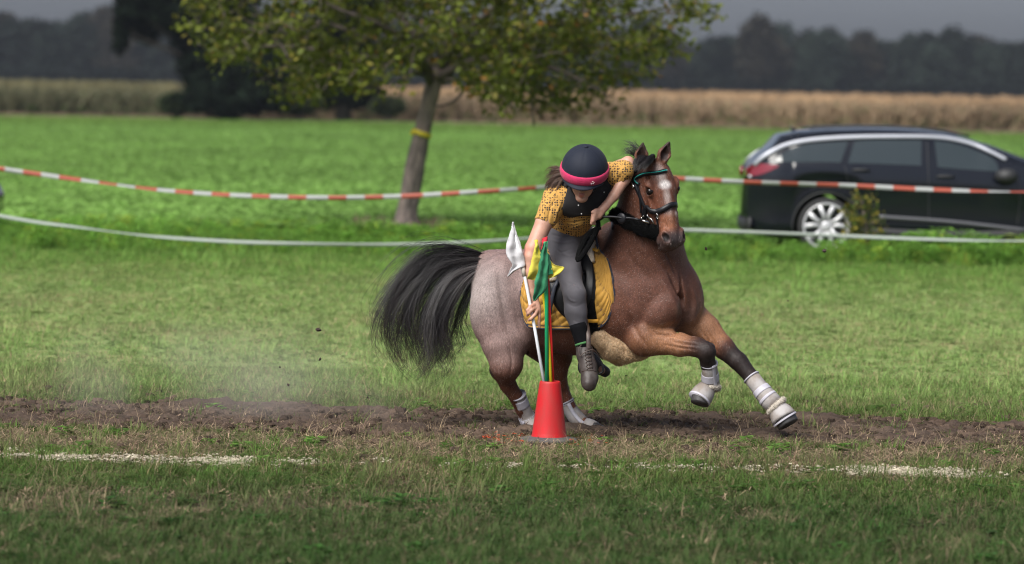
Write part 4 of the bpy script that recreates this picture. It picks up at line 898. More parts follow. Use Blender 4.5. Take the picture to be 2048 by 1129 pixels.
side_patch('window', [(1711, 283.5), (1750, 281.5), (1790, 281), (1846, 281.5)], [(1697, 327), (1745, 328), (1790, 330), (1843, 332)], m_glass, car)
side_patch('window', [(1872, 283), (1910, 288), (1955, 302), (1990, 320), (1998, 336)], [(1876, 335), (1910, 338), (1950, 341), (1980, 343), (1998, 344)], m_glass, car)
for sg in (-1, 1):
    S = spline(P2([(1510, 331), (1524, 317), (1546, 303), (1575, 290), (1620, 281), (1680, 276), (1740, 274), (1800, 273.5), (1860, 274), (1905, 278), (1950, 289), (1990, 307), (2015, 320)]), 50); pts = [side_pt(x, z, sg, .018) for x, z in S]
    wd = [.056 - .015 * abs(i / 49 - .3) for i in range(50)]; b = MB(); b.strip(pts, Vector((0, sg, .3)), wd, .006); b.build('window_arc', m_chrome, car)
    S = spline(P2([(1760, 434), (1800, 437), (1900, 444), (2000, 455), (2070, 463)]), 24); b = MB(); b.strip([side_pt(x, z, sg, .012) for x, z in S], Vector((0, sg, 0)), .045, .01); b.build('sill_strip', m_chrome if False else pmat('sill_grey', (.12, .12, .13), rough=.35, metal=.5), car)
    b = MB(); S = spline([(WX[0] + .42, .30), (2.0, .27), (2.8, .27), (WX[1] - .42, .30)], 20); b.strip([side_pt(x, max(z, f_bot(x) + .03), sg, .006) for x, z in S], Vector((0, sg, 0)), .10, .012); b.build('sill', m_trim, car)
    for pts_ in ([(1690, 333), (1700, 380), (1712, 410)], [(1857, 283), (1857, 340), (1858, 400), (1858, 448)], [(2035, 345), (2040, 400), (2035, 450)]):
        S = spline(P2(pts_), 14); b = MB(); b.strip([side_pt(x, z, sg, .0035) for x, z in S], Vector((0, sg, 0)), .010, .002); b.build('door_gap', m_trim, car)
    for (u, v) in ((1722, 341), (1891, 354)):
        x, z = P2([(u, v)])[0]; p = side_pt(x, z, sg, .02); b = MB(); b.tube([p - Vector((.11, 0, 0)), p + Vector((-.05, sg * .012, .004)), p + Vector((.05, sg * .012, .004)), p + Vector((.11, 0, 0))], [.012, .017, .017, .012], 10); b.build('door_handle', m_trim, car)
    x, z = P2([(2012, 342)])[0]; p = side_pt(x, .99, sg, .12); b = MB(); b.ball(p, (.14, .12, .10), 16, 10); b.tube([p, side_pt(x + .02, .95, sg, -.02)], [.035, .03], 8); b.build('wing_mirror', m_trim, car)
    # tail lamp
    tl = side_patch('tail_lamp', [(1503, 331), (1520, 328), (1540, 329), (1558, 331)], [(1497, 352), (1512, 352), (1530, 347), (1556, 335)], m_red, car, both=False, n=14) if sg < 0 else None
    b = MB(); b.strip([CO + Vector((.07, sg * .70, 1.0)), CO + Vector((.02, sg * .60, .98)), CO + Vector((.0, sg * .35, .97))], Vector((-1, 0, 0)), .12, .03); b.build('tail_lamp', m_red, car)
    b = MB(); b.ball(CO + Vector((.045, sg * .70, .93)), (.04, .05, .035), 12, 8); b.build('lamp_lens', m_lensw, car)
    # arch lip + wheel
    for wx in WX:
        b = MB(); b.tube([side_pt(wx + .41 * math.cos(a), .345 + .41 * math.sin(a), sg, -.005) if .345 + .41 * math.sin(a) > .24 else side_pt(wx + .41 * math.cos(a), .24, sg, -.005) for a in np.linspace(-.25, math.pi + .25, 30)], .012, 8); b.build('arch_lip', m_trim, car)
        c = CO + Vector((wx, sg * (HW - .13), .345)); Mx = Matrix.Rotation(R(-90 if sg < 0 else 90), 3, 'X') if True else None
        Mx = Vector((0, sg, 0)).to_track_quat('Z', 'Y').to_matrix()
        wh = empty('wheel', c); wh.parent = car; wh.location = c - car.location
        b = MB(); b.lathe([(.24, -.10), (.31, -.11), (.338, -.095), (.345, -.06), (.345, .06), (.338, .095), (.31, .11), (.285, .105), (.27, .09)], c, Mx, 40); b.build('tyre', m_tyre, wh)
        b = MB(); b.lathe([(.285, .10), (.280, .112), (.265, .110), (.258, .085), (.25, .04), (.24, -.05)], c, Mx, 40); b.build('rim', m_rim, wh)
        b = MB(); b.lathe([(.252, .01), (.16, .0), (.001, .0)], c, Mx, 30); b.build('brake_backing', m_rdark, wh)
        b = MB()
        for k in range(5):
            a0 = R(90 + 72 * k + 0)
            for q in (-1, 1):
                p0 = c + Mx @ Vector((.055 * math.cos(a0 + q * .5), .055 * math.sin(a0 + q * .5), .075)); p1 = c + Mx @ Vector((.14 * math.cos(a0 + q * .22), .14 * math.sin(a0 + q * .22), .085)); p2 = c + Mx @ Vector((.262 * math.cos(a0 + q * .33), .262 * math.sin(a0 + q * .33), .095)); b.tube([p0, p1, p2], [.022, .024, .030], 8, True, (Mx @ Vector((0, 0, 1)), .6))
        b.lathe([(.062, .06), (.060, .092), (.04, .10), (.001, .10)], c, Mx, 20); b.build('spokes', m_rim, wh)
    # headlamp
    b = MB(); b.ball(CO + Vector((4.62, sg * .66, .68)), (.16, .10, .07), 14, 8); b.build('headlight', m_lensw, car)
# windscreen and rear window
def across(name, xz0, xz1, w0, w1, mat):
    b = MB(); V = []; F = []
    for i in range(8):
        t = i / 7; x = xz0[0] + (xz1[0] - xz0[0]) * t; z = f_roof(x) + .03 + .006; w_ = w0 + (w1 - w0) * t
        for j in range(7): s = j / 6 * 2 - 1; V.append(CO + Vector((x, s * w_, z - .025 * s * s)))
    for i in range(7):
        for j in range(6): F.append((i * 7 + j, (i + 1) * 7 + j, (i + 1) * 7 + j + 1, i * 7 + j + 1))
    b.add(V, F).build(name, mat, car)
across('windscreen', (2.95, 0), (3.75, 0), .58, .70, m_glass); across('rear_window', (.20, 0), (.44, 0), .38, .42, m_glass)
b = MB(); x, z = P2([(1563, 274)])[0]; V = [CO + Vector(q) for q in ((x, -.62, z + .0), (x + .26, -.64, z + .055), (x + .26, .64, z + .055), (x, .62, z), (x, -.62, z - .02), (x + .26, -.64, z - .02), (x + .26, .64, z - .02), (x, .62, z - .02))]; b.add(V, [(0, 1, 2, 3), (7, 6, 5, 4), (0, 3, 7, 4), (1, 5, 6, 2), (0, 4, 5, 1), (3, 2, 6, 7)]); b.build('roof_spoiler', m_paint, car, False)
for sg in (-1, 1):
    b = MB(); b.tube([CO + Vector((xx, sg * .60, f_roof(xx) + .045)) for xx in np.linspace(.75, 2.7, 14)], .014, 8); b.build('roof_rail', m_trim, car)
b = MB(); b.tube([CO + Vector((.62, 0, f_roof(.62) + .02)), CO + Vector((.55, 0, f_roof(.62) + .075))], [.03, .008], 8); b.build('aerial', m_trim, car)
b = MB(); b.box(CO + Vector((2.45, 0, .24)), (3.0, 1.5, .10)); b.build('underbody', m_trim, car, False)
# faint reflectors and bumper insert at the tail
b = MB(); b.strip([CO + Vector((.05, -.80, .36)), CO + Vector((-.015, -.5, .34)), CO + Vector((-.02, 0, .33)), CO + Vector((-.015, .5, .34)), CO + Vector((.05, .80, .36))], Vector((-1, 0, 0)), .16, .02); b.build('bumper_insert', m_trim, car)
# the second car, only its nose enters the picture
def copy_tree(o, parent=None):
    c = o.copy(); COL.objects.link(c); c.parent = parent
    for ch in list(o.children): copy_tree(ch, c)
    return c
car2 = copy_tree(car); nose = WY(8, 400, CARY).x - .26; car2.location = Vector((nose - LEN + 2.45, CARY + .93 + .3, TERR)); car2['label'] = 'dark car of which only the nose shows at the left edge'
# ================================================================ PONY
def P(u, v, d): return W(u, v, d)
BAY = np.array((0.150, 0.058, 0.034)); BLK = np.array((0.012, 0.010, 0.010)); ROAN = np.array((0.265, 0.188, 0.176)); TAN = np.array((0.36, 0.17, 0.085)); WHT = np.array((0.62, 0.56, 0.53))
pony = empty('pony', W(1150, 700, 0.1) * 1.0, label='roan bay pony with black tail galloping round the red cone', cat='pony')
pony.location.z = 0
_a = W(915, 270, 0.65); _b = W(1625, 885, -0.85)
HF = Field((min(_a.x, W(915, 270, -.85).x) - .02, SUBJ - 0.88, min(_b.z, 0.0) - .03), (W(1625, 885, .6).x, SUBJ + 0.66, W(915, 262, .6).z), 0.0065)
def hc(pts, k=0.03, **kw):
    """chain of (u, v, d, r_px)"""
    for i in range(len(pts) - 1):
        a, b = pts[i], pts[i + 1]; HF.cone(W(*a[:3]), W(*b[:3]), a[3] * PX, b[3] * PX, k, **kw)
def he(c, r, rot=0.0, yaw=0.0, k=0.03, **kw):
    """ellipsoid centre (u,v,d), radii px (along, up, depth); rot = image-plane turn (deg, clockwise on screen), yaw toward camera"""
    M = Matrix.Rotation(R(-yaw), 3, 'Z') @ Matrix.Rotation(R(rot), 3, 'Y')
    HF.ell(W(*c), (r[0] * PX, r[2] * PX, r[1] * PX), M, k, **kw)
# trunk
hc([(1022, 585, .12, 80), (1085, 592, .10, 93), (1160, 603, .06, 104), (1235, 600, -.01, 105), (1295, 590, -.08, 92)], .06)
he((1100, 640, .10), (95, 62, 70), 6, k=.06)                      # belly
he((1180, 540, .07), (75, 62, 34), 0, k=.06)                      # withers
# hindquarters
he((1012, 570, .10), (66, 70, 74), -12, k=.05)
he((996, 600, -.04), (54, 92, 42), 12, k=.04)                    # near thigh
he((1003, 665, -.04), (46, 72, 40), -16, k=.035)
he((990, 590, .24), (48, 80, 38), 8, k=.04)                       # far thigh
he((980, 535, .12), (36, 34, 30), 0, k=.04)
hc([(1004, 690, -.05, 38), (1013, 728, -.06, 31), (1014, 752, -.03, 19)], .03)
he((1046, 660, -.03), (30, 52, 34), 20, k=.04)
# near hind lower leg: hock, cannon, fetlock, hoof
hc([(1006, 748, -.02, 19), (1016, 770, .02, 16.5), (1031, 792, .05, 14), (1044, 818, .10, 13.5), (1055, 842, .14, 14), (1066, 853, .11, 13)], .012)
he((990, 745, -.02), (10, 16, 10), -30, k=.015)                   # point of hock
# far hind leg: thigh, gaskin, hock, cannon, pastern
hc([(1075, 660, .24, 55), (1112, 712, .22, 31), (1112, 742, .22, 21), (1118, 770, .24, 16)], .03)
hc([(1112, 742, .22, 20), (1122, 778, .26, 15), (1136, 810, .27, 13.5), (1152, 836, .26, 13), (1166, 848, .24, 14), (1180, 854, .22, 13)], .012)
# shoulder, breast
he((1300, 580, -.16), (66, 100, 60), 20, k=.05)
he((1332, 600, -.22), (44, 60, 42), 25, k=.04)
he((1322, 618, -.29), (36, 48, 32), 30, k=.012)                   # near breast muscle
he((1372, 590, -.12), (34, 62, 44), -10, k=.05)
he((1382, 612, -.13), (24, 44, 34), 5, k=.014)                    # far breast muscle
he((1290, 655, -.20), (56, 48, 40), 25, k=.03)
he((1250, 655, -.05), (70, 58, 60), 10, k=.05)                    # girth
he((1363, 590, -.30), (4, 52, 9), -6, k=.02, sub=True)          # breast groove
# neck
hc([(1292, 560, -.10, 86), (1290, 500, -.15, 72), (1286, 440, -.24, 53), (1286, 385, -.31, 40), (1292, 345, -.36, 30)], .06)
he((1240, 500, .0), (52, 60, 34), -25, k=.06)
he((1330, 530, -.16), (34, 46, 40), -20, k=.05)
# near foreleg (lifted, knee bent)
hc([(1292, 672, -.23, 42), (1325, 680, -.27, 28), (1360, 690, -.32, 22), (1392, 694, -.36, 18), (1412, 702, -.39, 19)], .025)
he((1414, 704, -.39), (17, 19, 17), 20, k=.012)
hc([(1412, 706, -.38, 17), (1416, 728, -.34, 14.5), (1420, 752, -.28, 13), (1420, 770, -.24, 15), (1410, 784, -.24, 14), (1405, 792, -.25, 13)], .012)
# far foreleg (reaching)
hc([(1372, 630, -.06, 38), (1412, 658, -.08, 27), (1446, 695, -.12, 21), (1472, 720, -.15, 18)], .025)
he((1478, 724, -.16), (22, 17, 17), 42, k=.012)
hc([(1476, 722, -.16, 18), (1502, 754, -.19, 14.5), (1532, 790, -.24, 13), (1552, 810, -.27, 15), (1564, 822, -.29, 14), (1572, 832, -.30, 14)], .012)
# dock of the tail
hc([(985, 528, .12, 18), (962, 522, .12, 13), (938, 530, .12, 9), (918, 548, .12, 6)], .02)

# ---- head in its own frame: s = pony's right (screen left), l = down the face, n = out of the face
HO = W(1335, 372, -.50)
HL = .82
HS = 1.11                         # the head is a little large for the body
_l = Vector((0.20, -0.14, -0.96)).normalized()
_n = Vector((math.sin(R(33)), -math.cos(R(33)), 0)); _n = (_n - _l * _n.dot(_l)).normalized()
_s = _l.cross(_n).normalized()
if _s.x > 0: _s = -_s
HM = Matrix((_s, _l, _n)).transposed()
def H(s, l, n): return HO + HM @ (Vector((s * HS, l * (HS * HL), n * HS)) * PX)
def hh(c, r, k=.01, sub=False, rx=0.0, ry=0.0, rz=0.0):
    M = HM @ Matrix.Rotation(R(rx), 3, 'X') @ Matrix.Rotation(R(ry), 3, 'Y') @ Matrix.Rotation(R(rz), 3, 'Z')
    HF.ell(H(*c), [x * PX * HS for x in r], M, k, sub)
def hcn(a, b, ra, rb, k=.01, **kw): HF.cone(H(*a), H(*b), ra * PX * HS, rb * PX * HS, k, **kw)
hh((0, -26, -28), (27, 34, 28), .02)                 # cranium
hh((0, -2, -20), (30, 34, 19), .02)                  # forehead
hcn((0, 10, -22), (0, 62, -19), 24, 18.5, .02)       # bridge
hcn((0, 62, -19), (0, 100, -20), 18.5, 18, .015)
hcn((0, 20, -42), (0, 70, -36), 22, 17, .02)
for q in (1, -1):
    hh((q * 15, 14, -54), (16, 38, 33), .02, rx=-8)  # cheek
    hh((q * 28, -7, -14), (7.5, 12, 7), .012)         # brow
    hh((q * 27.5, 5, -18), (7, 11, 9), .010)
    hcn((q * 28, 16, -24), (q * 20, 56, -24), 5, 3, .012)   # facial crest
    hh((q * 14, 110, -13), (11, 17, 11), .012, rz=q * 12)   # nostril
    hh((q * 33.5, 5.5, -14.5), (5.0, 7.5, 6.5), .004, sub=True)   # eye socket
    hh((q * 19.5, 109, -6), (4.2, 9.5, 8), .005, sub=True, rz=q * 25)
    hh((q * 25, -20, -20), (5, 10, 6), .012, sub=True)      # hollow above the eye
hcn((0, 46, -66), (0, 100, -44), 14, 11, .02)        # lower jaw
hh((0, 112, -26), (23, 19, 22), .015)
hh((0, 124, -27), (18, 10, 15), .01)                 # upper lip
hh((0, 122, -42), (14, 11, 11), .008)                # chin
for q in (1, -1): hh((q * 18, 121, -36), (9, 1.4, 10), .003, sub=True, rx=10)
hcn((0, -30, -50), (0, 20, -70), 26, 22, .03)        # throat
# ears
for base, tip, op in (((1281, 331, -.44), (1286, 285, -.46), (-.15, -1)), ((1321, 327, -.45), (1339, 283, -.46), (.35, -1))):
    b_, t_ = W(*base), W(*tip); m_ = b_.lerp(t_, .42)
    HF.cone(b_, m_, 11 * PX, 13.5 * PX, .012, flat=((op[0], op[1], 0), .7)); HF.cone(m_, t_, 13.5 * PX, 1.5 * PX, .006, flat=((op[0], op[1], 0), .7))
    o_ = Vector((op[0], op[1], 0)).normalized() * 8 * PX
    HF.cone(b_.lerp(t_, .18) + o_, m_ + o_, 5 * PX, 9.5 * PX, .004, sub=True); HF.cone(m_ + o_, t_.lerp(b_, .12) + o_ * .6, 9.5 * PX, 2 * PX, .004, sub=True)
HF.cone(W(1020, 640, -.21), W(1046, 600, -.24), .012, .018, .03, sub=True)   # flank crease
hc([(998, 545, -.19, 4), (1004, 590, -.22, 5), (1012, 640, -.22, 4)], .03, sub=True)
hc([(1322, 665, -.40, 4), (1352, 655, -.40, 5), (1366, 630, -.36, 5)], .015, sub=True)
me = HF.mesh('pony_body'); V = verts(me)
_tb = BVHTree.FromPolygons([Vector(q) for q in V], [tuple(p.vertices) for p in me.polygons]); _nrm = np.empty(len(V) * 3, np.float32); me.vertices.foreach_get('normal', _nrm); _nrm = _nrm.reshape(-1, 3)
def tsurf(u, v):
    o = Vector((0, 0, CAM_H)); h = _tb.ray_cast(o, (W(u, v, 0) - o).normalized()); return np.array(h[0]) if h[0] else None
def crease(pts, depth, wd):
    """push a line drawn on the skin in (negative) or out (positive); fades at both ends"""
    S = [tsurf(*q) for q in spline(pts, 16)]; m = [i for i in range(16) if S[i] is not None]
    if len(m) < 2: return
    best = np.full(len(V), 9.0); tt = np.zeros(len(V)); box = (np.abs(V - np.mean([S[i] for i in m], 0)) < .45).all(1)
    idx = np.where(box)[0]; Vb = V[idx]; bb = np.full(len(idx), 9.0); tb_ = np.zeros(len(idx))
    for i in m[:-1]:
        if S[i + 1] is None: continue
        d, t = seg_dist(Vb, S[i], S[i + 1] + 1e-5); k = d < bb; bb[k] = d[k]; tb_[k] = (i + t[k]) / 15
    a = np.exp(-(bb / wd) ** 2) * np.sin(np.clip(tb_, .02, .98) * math.pi) ** .5 * depth; DV[idx] += _nrm[idx] * a[:, None]
DV = np.zeros_like(V)
crease([(1336, 540), (1352, 575), (1367, 612), (1366, 640), (1350, 664)], -.022, .014); crease([(1322, 560), (1340, 590), (1352, 620), (1350, 645)], .012, .022)
crease([(1384, 575), (1390, 610), (1386, 645)], .010, .020); crease([(1296, 650), (1312, 668), (1345, 670), (1364, 656)], -.014, .012)
crease([(1258, 630), (1272, 664), (1296, 696)], -.010, .018); crease([(1240, 560), (1262, 610), (1280, 650)], .010, .03); crease([(1214, 560), (1236, 610), (1248, 650)], -.008, .022)
crease([(998, 530), (1000, 570), (1008, 620), (1018, 668)], -.012, .020); crease([(972, 545), (966, 600), (978, 660)], .008, .03)
crease([(1078, 688), (1056, 662), (1046, 620), (1044, 590)], -.012, .020); crease([(1062, 695), (1036, 668), (1024, 620)], .010, .022)
crease([(1016, 690), (1024, 720), (1020, 750)], -.006, .010); crease([(1300, 505), (1320, 530), (1338, 545)], -.008, .014); crease([(1330, 500), (1344, 530), (1352, 552)], -.009, .010)
crease([(1250, 500), (1280, 540), (1310, 570)], -.006, .022); crease([(1268, 480), (1300, 515), (1325, 548)], .006, .020)
crease([(1322, 668), (1356, 680), (1395, 686)], .006, .010); crease([(1330, 690), (1360, 696), (1392, 700)], -.006, .007); crease([(1345, 684), (1375, 690), (1400, 692)], -.004, .006)
crease([(1404, 640), (1424, 668), (1446, 696)], .006, .010); crease([(1398, 655), (1418, 684), (1442, 708)], -.005, .008)
crease([(1292, 398), (1300, 414), (1312, 434)], .005, .009); crease([(1298, 392), (1310, 412), (1320, 436)], -.004, .008); crease([(1268, 410), (1276, 436), (1292, 450)], .004, .010)
crease([(1325, 440), (1333, 452), (1338, 462)], -.004, .006); crease([(1280, 372), (1290, 370), (1300, 376)], .004, .005); crease([(1336, 400), (1342, 425), (1348, 448)], .0025, .007)
V = V + DV; me.vertices.foreach_set('co', V.astype(np.float32).ravel()); me.update()
# ---- coat colours and a rump highlight, painted by 3D position
C = np.tile(BAY, (len(V), 1))
def blob(c, r, col, amt=1.0, soft=.6):
    global C
    d = np.linalg.norm(V - np.array(W(*c)), axis=1) / (r * PX); a = (1 - sm(d, 1 - soft, 1 + soft * .3))[:, None] * amt
    C = C * (1 - a) + np.array(col) * a
def limb(pts, r, col, a0, a1, amt=1.0):
    """paint along a limb between two fractions of its chain"""
    global C
    P_ = [np.array(W(*p)) for p in pts]; best = np.full(len(V), 9.0); tt = np.zeros(len(V))
    for i in range(len(P_) - 1):
        dd, t = seg_dist(V, P_[i], P_[i + 1]); m = dd < best; best[m] = dd[m]; tt[m] = (i + t[m]) / (len(P_) - 1)
    a = (1 - sm(best, r * PX * .9, r * PX * 1.2)) * sm(tt, a0 - .08, a0 + .08) * (1 - sm(tt, a1 - .05, a1 + .05)) * amt
    C = C * (1 - a[:, None]) + np.array(col) * a[:, None]
blob((1010, 560, .0), 135, ROAN, .85, .7); blob((990, 640, -.05), 110, ROAN, .7, .7)
blob((965, 590, -.02), 75, WHT * .8, .55, .7); blob((1010, 690, -.1), 60, (.30, .21, .19), .5)  # whitish blob paints the pale highlight on the left of the rump
blob((1120, 690, .0), 75, BAY * .9, .6); blob((1290, 520, -.15), 90, (.15, .075, .055), .5); blob((1310, 600, -.3), 90, (.155, .070, .050), .6)
blob((1380, 640, -.15), 60, (.26, .16, .13), .55); blob((1232, 465, -.15), 60, (.03, .016, .013), .85)
blob((1364, 618, -.33), 20, (.26, .165, .12), .6); blob((1405, 640, -.12), 34, (.42, .30, .24), .7)
NF = [(1300, 680, -.25), (1412, 702, -.39), (1420, 770, -.24), (1405, 792, -.25)]
limb(NF, 44, TAN, .0, .24, .9); limb(NF, 30, BLK * 1.3, .26, 1.1, .93)
FFL = [(1385, 630, -.07), (1446, 695, -.12), (1502, 754, -.19), (1572, 832, -.30)]
limb(FFL, 44, TAN * 1.05, .0, .3, .9); limb(FFL, 32, BLK * 1.3, .36, 1.1, .93)
limb([(1004, 735, -.05), (1016, 770, .02), (1031, 792, .05), (1066, 853, .11)], 30, (.10, .035, .018), .05, 1.1, .9)
limb([(1112, 700, .22), (1112, 742, .22), (1122, 778, .26), (1180, 854, .22)], 50, (.14, .045, .022), .05, 1.1, .9)
blob((985, 742, -.02), 18, BLK, .85)
def hb(c, r, col, amt=1.0, soft=.6):
    global C
    L_ = (V - np.array(HO)) @ np.array(HM) / PX / np.array((HS, HS * HL, HS)); d = np.sqrt((((L_ - np.array(c)) / np.array(r)) ** 2).sum(1))
    a = (1 - sm(d, 1 - soft, 1 + soft * .3))[:, None] * amt; C = C * (1 - a) + np.array(col) * a
inhead = np.linalg.norm((V - np.array(H(0, 30, -30))), axis=1) < 120 * PX
hb((0, 30, -20), (40, 90, 60), (.165, .055, .028), .7, .5)
hb((8, -26, 0), (11, 30, 16), (.52, .43, .39), .9, .9); hb((4, -3, 0), (14, 12, 12), (.80, .75, .72), .95, .7)
hb((5, 22, 0), (8, 24, 12), (.55, .46, .42), .75, .9); hb((6, 52, 0), (9, 24, 12), (.42, .30, .26), .7, .9); hb((-8, 62, 0), (5, 8, 8), (.6, .5, .45), .6)
hb((10, 80, 0), (16, 22, 26), (.30, .12, .06), .7)
hb((0, 115, -22), (34, 26, 40), (.065, .05, .05), .96, .5); hb((0, 127, -28), (22, 9, 22), (.16, .12, .11), .6)
for q in (1, -1):
    hb((q * 19.5, 109, -6), (7, 11, 10), (.012, .01, .01), .9, .4); hb((q * 33, 6, -18), (9, 11, 9), (.05, .022, .014), .9, .6)
for base, tip, op in (((1281, 331, -.44), (1286, 285, -.46), (-.15, -1)), ((1321, 327, -.45), (1339, 283, -.46), (.35, -1))):
    b_, t_ = W(*base), W(*tip); o_ = Vector((op[0], op[1], 0)).normalized() * 3 * PX
    d, t = seg_dist(V, b_ + o_, t_ + o_); a = ((1 - sm(d, 6 * PX, 11 * PX)) * sm(t, .02, .25))[:, None] * .9; C = C * (1 - a) + np.array((.02, .012, .010)) * a
C = C * .80
vcol(me, C)
# coat material: painted colour, roan speckle, directional sheen
coat = pmat('pony_coat', (.2, .1, .05), rough=.52, attr='Col', spec=.32)
N, L = coat.node_tree.nodes, coat.node_tree.links; bs = N['Principled BSDF']
at = [n for n in N if n.type == 'ATTRIBUTE'][0]; tcn = [n for n in N if n.type == 'TEX_COORD'][0]
mpn = N.new('ShaderNodeMapping'); mpn.inputs['Scale'].default_value = (1.0, 1.0, .35); mpn.inputs['Rotation'].default_value = (0, R(25), 0); L.new(tcn.outputs['Object'], mpn.inputs[0])
n1 = N.new('ShaderNodeTexNoise'); n1.inputs['Scale'].default_value = 170; n1.inputs['Detail'].default_value = 6; n1.inputs['Roughness'].default_value = .75; L.new(mpn.outputs[0], n1.inputs['Vector'])
n2 = N.new('ShaderNodeTexNoise'); n2.inputs['Scale'].default_value = 14; n2.inputs['Detail'].default_value = 4; L.new(tcn.outputs['Object'], n2.inputs['Vector'])
r1 = N.new('ShaderNodeMapRange'); r1.inputs[1].default_value = .3; r1.inputs[2].default_value = .7; r1.inputs[3].default_value = .45; r1.inputs[4].default_value = 1.6; L.new(n1.outputs[0], r1.inputs[0])
r2 = N.new('ShaderNodeMapRange'); r2.inputs[1].default_value = .3; r2.inputs[2].default_value = .7; r2.inputs[3].default_value = .78; r2.inputs[4].default_value = 1.22; L.new(n2.outputs[0], r2.inputs[0])
ml = N.new('ShaderNodeMath'); ml.operation = 'MULTIPLY'; L.new(r1.outputs[0], ml.inputs[0]); L.new(r2.outputs[0], ml.inputs[1])
mx = N.new('ShaderNodeMix'); mx.data_type = 'RGBA'; mx.blend_type = 'MULTIPLY'; mx.inputs[0].default_value = 1; L.new(at.outputs['Color'], mx.inputs[6]); L.new(ml.outputs[0], mx.inputs[7])
L.new(mx.outputs[2], bs.inputs['Base Color'])
bp = N.new('ShaderNodeBump'); bp.inputs['Distance'].default_value = .004; bp.inputs['Strength'].default_value = .7; L.new(n1.outputs[0], bp.inputs['Height']); L.new(bp.outputs[0], bs.inputs['Normal'])
pbody = link('body', me, coat, pony)
PB = bvh_of(pbody)
# eyes
m_eye = pmat('pony_eye', (.008, .005, .004), rough=.12, spec=.35)
for q in (1, -1):
    MB().ball(H(q * 27.8, 5.5, -15.5), 8.0 * PX, 20, 14).build('eye', m_eye, pony)

m_fur = pmat('coat_hair', (.2, .1, .05), rough=.5, attr='Col', spec=.3)
def flowf(P_):
    f = np.tile(np.array((-1.0, .1, -.45)), (len(P_), 1)); leg = P_[:, 2] < .62; f[leg] = (-.15, 0, -1); c_ = np.array(HO); hd = np.linalg.norm(P_ - c_, axis=1) < .42; f[hd] = np.array(_l); return f
pile(pbody, 150000, .012, .0007, 'coat_hair', m_fur, pony, 3, flow=flowf, lift=.16, cvar=(.5, 1.5), spk=.10)

# ================================================================ HAIR
def strands(name, guides, n, mat, parent, rad=.0011, seg=14, jit=9, djit=.05, d0=.1, wav=5, col=None, lenr=(.65, 1.0), clump=40, seed=3, conv=.15, fz=.35):
    """guides: list of equally long lists of (u, v, d). Each strand blends two neighbouring guides; built as thin 3-sided tubes"""
    g = np.random.default_rng(seed)
    G = np.array([spline(q, seg) for q in guides])            # guide, seg, 3
    V = []; F = []; C = []
    cl = g.uniform(0, len(guides) - 1.001, clump); cj = g.normal(size=(clump, 3)); cph = g.uniform(0, 6.3, (clump, 4)); crt = g.uniform(-.004, .004, clump)
    for i in range(n):
        c = g.integers(clump); t = float(np.clip(cl[c] + g.normal() * .10, 0, len(guides) - 1.001)); k = int(t); f = t - k
        p = G[k] * (1 - f) + G[k + 1] * f
        x = np.linspace(0, 1, seg)[:, None]
        L_ = g.uniform(*lenr); p = spline(p, 60)[(np.linspace(0, 59 * L_, seg)).astype(int)]
        J = (cj[c] * np.array((jit, jit, djit)) + g.normal(size=3) * np.array((jit * fz, jit * fz, djit * .5)))
        p = p + J * (conv + (1 - conv) * x ** .8)
        ph = cph[c]; wv = wav * (x[:, 0] ** 1.3)
        p[:, 0] += wv * (np.sin(x[:, 0] * 7 + ph[0]) + .5 * np.sin(x[:, 0] * 13 + ph[1] + g.normal() * .3)); p[:, 1] += wv * .6 * np.sin(x[:, 0] * 9 + ph[2])
        w3 = np.array([W(*q) for q in p]); b0 = len(V)
        tg = np.gradient(w3, axis=0); tg /= np.linalg.norm(tg, axis=1)[:, None] + 1e-9
        a = np.cross(tg, (0, 1, 0)); a /= np.linalg.norm(a, axis=1)[:, None] + 1e-9; b = np.cross(tg, a)
        rr = rad * (1 - .75 * x[:, 0] ** 2) * g.uniform(.7, 1.3)
        for m in range(seg):
            for kk in range(3):
                an = 2.094 * kk; V.append(w3[m] + (a[m] * math.cos(an) + b[m] * math.sin(an)) * rr[m])
        for m in range(seg - 1):
            for kk in range(3):
                k2 = (kk + 1) % 3; F.append((b0 + m * 3 + kk, b0 + m * 3 + k2, b0 + m * 3 + 3 + k2, b0 + m * 3 + 3 + kk))
        cc = col(x[:, 0], t, g) if col else np.tile(BLK, (seg, 1))
        C.append(np.repeat(cc, 3, axis=0))
    me = mesh_np(name, np.array(V), np.array(F)); vcol(me, np.concatenate(C))
    return link(name, me, mat, parent)
m_hair = pmat('horse_hair', (.02, .02, .02), rough=.42, attr='Col', spec=.5)
def tailcol(x, t, g):
    c = np.tile(np.array((.013, .011, .012)) * g.uniform(.6, 1.8), (len(x), 1))
    gr = max(0, 1 - abs(t - 3.2) / 2.2) * (g.random() < .85)
    a = (gr * (1 - sm(x, .15, .7)))[:, None]; c = c * (1 - a) + np.array((.34, .32, .32)) * g.uniform(.6, 1) * a
    e = (sm(x, .7, 1))[:, None] * .6; c = c * (1 - e) + np.array((.045, .022, .016)) * e
    return c
